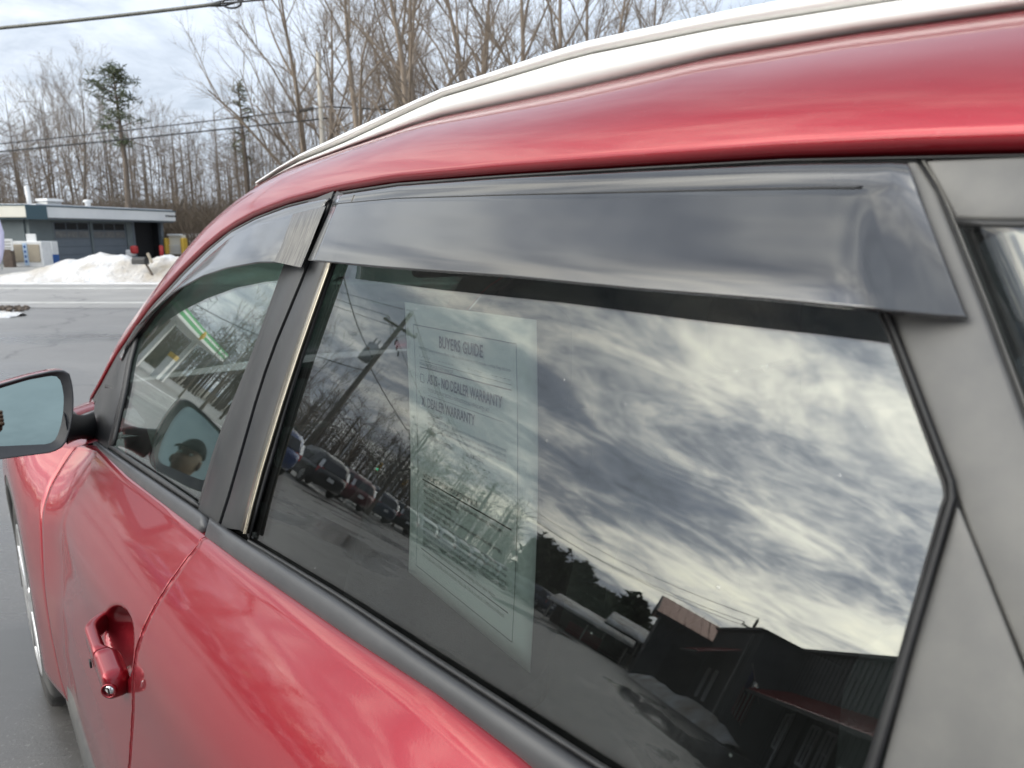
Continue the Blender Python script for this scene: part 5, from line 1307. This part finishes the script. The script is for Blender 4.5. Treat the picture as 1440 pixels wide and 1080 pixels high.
def bwin(x, y, w, z0, z1, label=None):
    f = obj('window', MB().box(np.array([x, y + .02, (z0 + z1) / 2]), (w - .1, .04, z1 - z0 - .1)), 'pane_dark', bl_)
    fm = MB()
    for dx, dz, sx, sz in ((-w / 2, 0, .09, z1 - z0), (w / 2, 0, .09, z1 - z0), (0, (z1 - z0) / 2, w, .09), (0, -(z1 - z0) / 2, w, .09), (0, 0, w, .05), (0, 0, .05, z1 - z0)): fm.box(np.array([x + dx, y + .06, (z0 + z1) / 2 + dz]), (sx, .06, sz))
    obj('frame', fm, 'white_paint', f)
for x in (-24.6, -21.4, -19.9, -16.5, -13.0): bwin(x, -5.2, .85, .75, 1.85)
bwin(-31.3, -3.55, .8, .8, 2.1); bwin(-33.5, -3.5, .8, .8, 2.1)
obj('door', MB().box(np.array([-23.0, -5.14, 1.0]), (.95, .10, 2.0)), 'charcoal_trim', bl_, bevel=.01)
obj('downspout', MB().tube([(-23.9, -5.05, 0), (-23.9, -5.05, 1.95)], .05, 6), 'white_paint', bl_); obj('downspout', MB().tube([(-28.0, -3.6, 0), (-28.0, -3.6, 3.9)], .05, 6), 'groove_grey', bl_)
# flag hanging from its bracket by the awning
fx = np.array([-26.2, -4.5, 0.]); fg = empty('wall_flag', fx + UPZ * 2.1, 'striped red and white flag with a blue canton hanging at the building corner', 'flag')
obj('staff', MB().tube([fx + UPZ * 1.7, fx + np.array([.9, .9, 2.75])], .02, 6), 'pole_pale', fg)
fd_ = lambda u, v: fx + np.array([.25, .25, 2.0]) + np.array([.6, .6, .72]) * u + np.array([.06 * math.sin(u * 7 + v * 3), -.06 * math.sin(u * 7), 0]) + UPZ * (-1.25 * v - .4 * u * v)
for k in range(13):
    obj('stripe', MB().grid([[fd_(u, v) for u in (k / 13, (k + 1) / 13)] for v in np.linspace(.0 if k < 6 else .42, 1, 9)]), 'flag_red' if k % 2 == 0 else 'flag_white', fg, smooth=True, solid=.004)
obj('canton', MB().grid([[fd_(u, v) for u in np.linspace(7 / 13, 1, 5)] for v in np.linspace(0, .42, 5)]), 'flag_blue', fg, smooth=True, solid=.006)
# ---- barn with the copper coloured roof
bn = empty('dark_barn', (-41, -5, 0), 'dark gabled barn with a copper coloured metal roof beyond the awnings', 'barn')
bx0, bx1, by0, by1, ez, rz_ = -42.6, -37.3, -6.5, -.75, 3.5, 4.35
bm_x = (bx0 + bx1) / 2
obj('wall', MB().prism([(bx0, 0), (bx1, 0), (bx1, ez), (bm_x, rz_), (bx0, ez)], by0, by1, [np.array([1., 0, 0]), UPZ, np.array([0, 1., 0]), np.zeros(3)]), 'charcoal_siding', bn)
for s_ in (0, 1):
    x_e = bx1 + .4 if s_ else bx0 - .4
    r_ = obj('roof', MB().grid([[(bm_x, by0 - .3, rz_ + .10), (bm_x, by1 + .35, rz_ + .10)], [(x_e, by0 - .3, ez - .08), (x_e, by1 + .35, ez - .08)]]), 'copper_roof', bn, solid=.06, face=(0, 0, 1))
    sm = MB()
    for y in np.arange(by0, by1 + .3, .42): sm.tube([(bm_x, y, rz_ + .13), (x_e, y, ez - .05)], .03, 4)
    obj('roof_seam', sm, 'copper_roof', r_)['kind'] = 'stuff'
obj('fascia_board', MB().box(np.array([bx1 + .42, (by0 + by1) / 2, ez - .2]), (.06, by1 - by0 + .6, .2)), 'charcoal_trim', bn)
obj('barge_board', MB().tube([(bx0 - .4, by1 + .36, ez - .1), (bm_x, by1 + .36, rz_ + .06), (bx1 + .4, by1 + .36, ez - .1)], .07, 4), 'charcoal_trim', bn)
obj('door', MB().box(np.array([bx1 + .04, -2.6, 1.2]), (.08, 1.6, 2.4)), 'charcoal_trim', bn)
# ---- snow-roofed sheds
for (x, y, w, d, zf, zr, wall, lab) in ((-44.5, 2.4, 4.6, 5.0, 1.15, 1.75, 'brown_board', 'low open shed with a snow covered lean-to roof, nearer of the two'), (-48.0, -.6, 6.0, 4.2, 1.7, 2.6, 'charcoal_siding', 'taller dark shed with snow sliding off its roof, behind the low one')):
    sd = empty('snowy_shed', (x, y, 0), lab, 'shed', 'snow-roofed sheds')
    obj('wall', MB().box(np.array([x - w / 2 + .1, y, zf / 2 - .02]), (.2, d, zf)), wall, sd); obj('wall', MB().box(np.array([x + .1, y - d / 2, zf / 2 - .02]), (w - .2, .2, zf)), wall, sd)
    for yy in (y - d / 2, y, y + d / 2 - .1): obj('post', MB().box(np.array([x + w / 2, yy, zf / 2]), (.12, .12, zf)), 'pole_pale', sd)
    obj('roof', MB().grid([[(x + w / 2 + .3, y - d / 2 - .3, zf), (x + w / 2 + .3, y + d / 2 + .3, zf)], [(x - w / 2, y - d / 2 - .3, zr), (x - w / 2, y + d / 2 + .3, zr)]]), 'charcoal_trim', sd, solid=.1, face=(0, 0, 1))
    rn = random.Random(int(d * 10))
    obj('snow_cover', MB().grid([[(x + w / 2 + .28 - w * t * 1.0 - rn.uniform(0, .5) * (t == 0), y - d / 2 - .28 + (d + .5) * s / 12, zf + (zr - zf) * t + .10) for s in range(13)] for t in (0, .4, 1)]), 'snow', sd, smooth=True, solid=.09, face=(0, 0, 1))
    thing1('stored_crate', MB().box(np.array([x, y, .35]), (1.2, 2.2, .7)), 'red_metal' if zf < 1.3 else 'galvanised', 'dull red load stored under the low snowy shed' if zf < 1.3 else 'grey load stored under the tall snowy shed', 'crate', bevel=.05)
# ---- snow along the building foot
snow_heap('snow_heap', [(-36, -1.2, .2, .5), (-34, -1.6, .55, .8), (-31.5, -2.2, .5, .7), (-29.5, -3.0, .65, .7), (-27, -3.9, .5, .6), (-25.5, -4.4, .12, .4)], 'ragged snow heap along the foot of the charcoal building', seed=21, n=(60, 14))
# ---- evergreens and bare trees beyond the row
def evergreen(az, r, h, w, label, seed):
    b = pol(az, r); rnd = random.Random(seed); e = empty('evergreen_tree', b, label, 'tree', 'evergreens beyond the parked cars'); mb = MB()
    obj('trunk', MB().tube([b, b + UPZ * h * .8], [.2, .05], 6), 'bark_dark', e)
    lob = [(rnd.uniform(0, 6.3), rnd.uniform(.15, .95), rnd.uniform(.25, .75)) for _ in range(11)]
    for k in range(1700):
        la, lz, lw = lob[k % 11]; wz = w * (1 - lz) ** .55
        c = b + np.array([math.cos(la) * wz * .6, math.sin(la) * wz * .6, h * lz]) + np.array([rnd.gauss(0, 1), rnd.gauss(0, 1), rnd.gauss(0, .7)]) * lw * w * .42
        c[2] = max(.2, min(c[2], h * 1.08))
        for _ in range(2):
            u_ = np.array([rnd.gauss(0, 1), rnd.gauss(0, 1), rnd.gauss(0, .6)]); u_ /= np.linalg.norm(u_); v_ = np.cross(u_, [rnd.gauss(0, 1), rnd.gauss(0, 1), 1]); v_ /= np.linalg.norm(v_) + 1e-9; s = rnd.uniform(.25, .6)
            mb.add([c - u_ * s - v_ * s * .3, c + u_ * s - v_ * s * .3, c + v_ * s * .5], [(0, 1, 2)])
    obj('foliage', mb, 'needles', e)
for k, (az, r, h, w, lb) in enumerate(((-81.3, 66, 5.6, 3.4, 'broad dark evergreen at the left of the clump'), (-82.9, 64, 4.9, 3.2, 'rounded evergreen second in the clump'), (-84.4, 66, 5.2, 3.0, 'tall evergreen in the middle of the clump'), (-86.0, 68, 4.0, 3.6, 'low evergreen right of the tall one'), (-87.9, 72, 4.3, 3.4, 'evergreen rising behind the snowy sheds'), (-89.5, 60, 4.9, 1.6, 'pointed evergreen next to the barn'), (-90.4, 64, 3.6, 2.2, 'short evergreen against the barn gable'))): evergreen(az, r, h, w, lb, 60 + k)
rnd = random.Random(31)
RLAB = 'bare tree standing behind the row of parked cars'
for k in range(16):
    az = -50 - 29 * (k + rnd.uniform(-.3, .3)) / 16; r = rnd.uniform(40, 56); hgt = CAMH + r * math.tan(math.radians(float(np.interp(az, [-80, -76, -66, -58, -50], [2.6, 4.4, 5.8, 6.8, 7.5])))) * rnd.uniform(.9, 1.15)
    pend.append((wide[k % 3] if k % 2 else slim[k % 5], pol(az, r), rnd.uniform(0, 6.3), hgt / 15, (RLAB, 'bare trees behind the parked cars')))
ot = tree_proto('lone_tree', make_tree(141, 7, .20, .25, 9, .95, .35, [0, 5, 5, 4]), 'low wide bare tree whose branches spread behind the maroon car', None, 'bark_dark', 'bark_dark')
ot.location = tuple(pol(-67.0, 41)); ot.scale = (.9,) * 3
for e, q, rz, s_, lab in pend:
    c = copy_thing(e, q, rz, s_, lab[0] if lab else None)
    if lab: c['group'] = lab[1]
for e in slim + wide:                                     # the patterns the copies were taken from
    for ch in [c for c in bpy.data.objects if c.parent == e]: bpy.data.objects.remove(ch)
    bpy.data.objects.remove(e)
# ---- yard lamp and hanging traffic signals beyond the cars
b = pol(-67.6, 46); yl = empty('yard_lamp', b, 'brown box-headed yard lamp rising among the bare trees', 'lamp')
obj('post', MB().tube([b, b + UPZ * 6.3], .08, 8), 'pole_wood', yl); obj('head', MB().box(b + UPZ * 6.45, (.7, .5, .28)), 'rust', yl, bevel=.06)
for k, (az, r, lab) in enumerate(((-66.1, 84, 'traffic signal showing green, first along the span wire'), (-68.6, 88, 'traffic signal hanging second along the span wire'), (-69.8, 92, 'traffic signal showing green, third along the span wire'), (-71.4, 96, 'traffic signal hanging last along the span wire'))):
    q = pol(az, r, 3.6); ts = empty('traffic_signal', q, lab, 'traffic signal', 'traffic signals on the span wire')
    obj('housing', MB().box(q + UPZ * .55, (.40, .36, 1.15)), 'signal_yellow', ts, bevel=.04)
    to = -q / np.linalg.norm(q); to[2] = 0
    for j in range(3): obj('lens', MB().lathe([(.001, .05), (.13, .03), (.15, -.02)], q + to * .20 + UPZ * (.2 + .36 * j), to, 14), 'signal_green' if (j == 0 and k in (0, 2)) else 'trim_black', ts)
wire(pol(-63, 78, 4.9), pol(-74, 100, 4.9), .1, .03, 'span wire carrying the traffic signals')
for az, r, lab in ((-63, 78, 'span wire pole left of the traffic signals'), (-74, 100, 'span wire pole right of the traffic signals')):
    b = pol(az, r); thing1('signal_pole', MB().tube([b, b + UPZ * 5.2], .12, 8), 'galvanised', lab, 'pole', smooth=True)

# ================================================================== THE PHOTOGRAPHER, seen in the mirrors
def skin_person():
    root = empty('person', (-.465, -.48, 0), 'person in a dark jacket and black cap holding up a phone beside the car', 'person')
    J = {}; E = []
    def j(n, p, r, par=None):
        J[n] = (len(J), p, r)
        if par: E.append((J[par][0], J[n][0]))
    X, Y = -.465, -.48
    j('pelvis', (X, Y, .98), (.165, .115)); j('waist', (X, Y, 1.12), (.150, .105), 'pelvis'); j('chest', (X, Y + .01, 1.32), (.175, .12), 'waist'); j('neck0', (X, Y + .01, 1.48), (.085, .075), 'chest')
    for s, n in ((-1, 'l'), (1, 'r')):
        j('hip' + n, (X + s * .10, Y, .92), (.095, .095), 'pelvis'); j('knee' + n, (X + s * .12, Y + .02, .50), (.062, .062), 'hip' + n); j('ank' + n, (X + s * .13, Y - .02, .10), (.045, .045), 'knee' + n); j('toe' + n, (X + s * .15, Y + .17, .05), (.042, .04), 'ank' + n)
        j('sho' + n, (X + s * .19, Y + .01, 1.43), (.072, .065), 'chest'); j('elb' + n, (X + s * .25, Y + .16, 1.20), (.050, .05), 'sho' + n); j('wri' + n, (s * .085, Y + .40, 1.40), (.036, .034), 'elb' + n)
    me = bpy.data.meshes.new('jacket'); me.from_pydata([tuple(np.array(v[1]) - np.array(root.location)) for v in J.values()], E, [])
    o = bpy.data.objects.new('body', me); COL.objects.link(o); o.parent = root
    m = o.modifiers.new('skin', 'SKIN'); m.use_smooth_shade = True
    for k, v in enumerate(J.values()):
        d = me.skin_vertices[0].data[k]; d.radius = v[2]; d.use_root = (k == 0)
    sb = o.modifiers.new('sub', 'SUBSURF'); sb.levels = 2; sb.render_levels = 2
    me.materials.append(MATS['jacket'])
    # head, face, cap
    hc = np.array([X + .02, Y + .05, 1.655]); hb = MB(); rows = []
    for t in np.linspace(0, math.pi, 18):
        row = []
        for a in np.linspace(0, 2 * math.pi, 24, endpoint=False):
            r = math.sin(t); x = .077 * r * math.cos(a); y = .098 * r * math.sin(a); z = .125 * math.cos(t)
            if z < 0: x *= 1 + z * 1.6; y = y * (1 + z * 1.2) + .012 * -z / .125
            f = max(0, math.sin(a)) ** 8 * r
            if f > 0: y += f * (.022 * math.exp(-((z + .015) / .022) ** 2) - .012 * math.exp(-((z - .022) / .014) ** 2) + .008 * math.exp(-((z + .062) / .012) ** 2) + .010 * math.exp(-((z + .10) / .02) ** 2))
            row.append(hc + np.array([x, y, z]))
        rows.append(row)
    hd_ = obj('head', MB().grid(rows, closed=True).tube([hc + np.array([0, -.02, -.19]), hc + np.array([0, -.01, -.09])], .056, 14), 'skin', root, smooth=True)
    for s in (-1, 1):
        obj('eye', MB().lathe([(.001, .012), (.008, .009), (.012, 0), (.008, -.009), (.001, -.012)], hc + np.array([s * .031, .084, .022]), (0, 1, 0), 12), 'white_paint', hd_, smooth=True)
        obj('ear', MB().lathe([(.001, .012), (.026, .008), (.03, 0), (.02, -.008)], hc + np.array([s * .080, -.005, .0]), (s, -.3, 0), 14), 'skin', hd_, smooth=True)
    capr = []
    for t in np.linspace(.02, 1.35, 9): capr.append([hc + np.array([.088 * math.sin(t) * math.cos(a), .108 * math.sin(t) * math.sin(a), .035 + .115 * math.cos(t)]) for a in np.linspace(0, 2 * math.pi, 24, endpoint=False)])
    cp_ = obj('cap', MB().grid(capr, closed=True), 'cap_black', root, smooth=True, solid=.004)
    obj('peak', MB().grid([[hc + np.array([.086 * math.cos(a), .100 + .0 + (.07 * t) * math.sin(a) + (math.sin(a) - 1) * .05, .055 - .012 * t]) for a in np.linspace(.25, math.pi - .25, 11)] for t in (0, .5, 1)]), 'cap_black', cp_, smooth=True, solid=.004)
    for s in (-1, 1):
        w = np.array([s * .085, Y + .40, 1.405]); ph = np.array([.072 * s, -.022, 1.455])
        hbm = MB().tube([w, w * .55 + (ph + np.array([0, -.03, -.03])) * .45, ph + np.array([.006 * s, -.03, -.02])], [.030, .036, .032], 12)
        hand = obj('hand', hbm, 'skin', root, smooth=True)
        for k in range(4):
            z = 1.475 - .019 * k; ln = (.055, .062, .058, .046)[k]; a_ = ph + np.array([.012 * s, -.035, z - 1.455])
            obj('finger', MB().tube([a_, a_ + np.array([.010 * s, .03, .004]), a_ + np.array([-.002 * s, .046, .004]), a_ + np.array([-ln * .45 * s, .046, .003])], [.010, .0095, .009, .007], 8), 'skin', hand, smooth=True)
        a_ = ph + np.array([.0, -.045, .0]); obj('thumb', MB().tube([a_, a_ + np.array([-.012 * s, -.006, .028]), a_ + np.array([-.03 * s, .008, .045])], [.013, .011, .008], 8), 'skin', hand, smooth=True)
    ph = empty('phone', (0, -.02, 1.42), 'black phone held up sideways in two hands', 'phone')
    obj('case', MB().box(np.array([0, -.022, CAMH - .012]), (.150, .009, .074)), 'trim_black', ph, bevel=.004, segs=3)
skin_person()
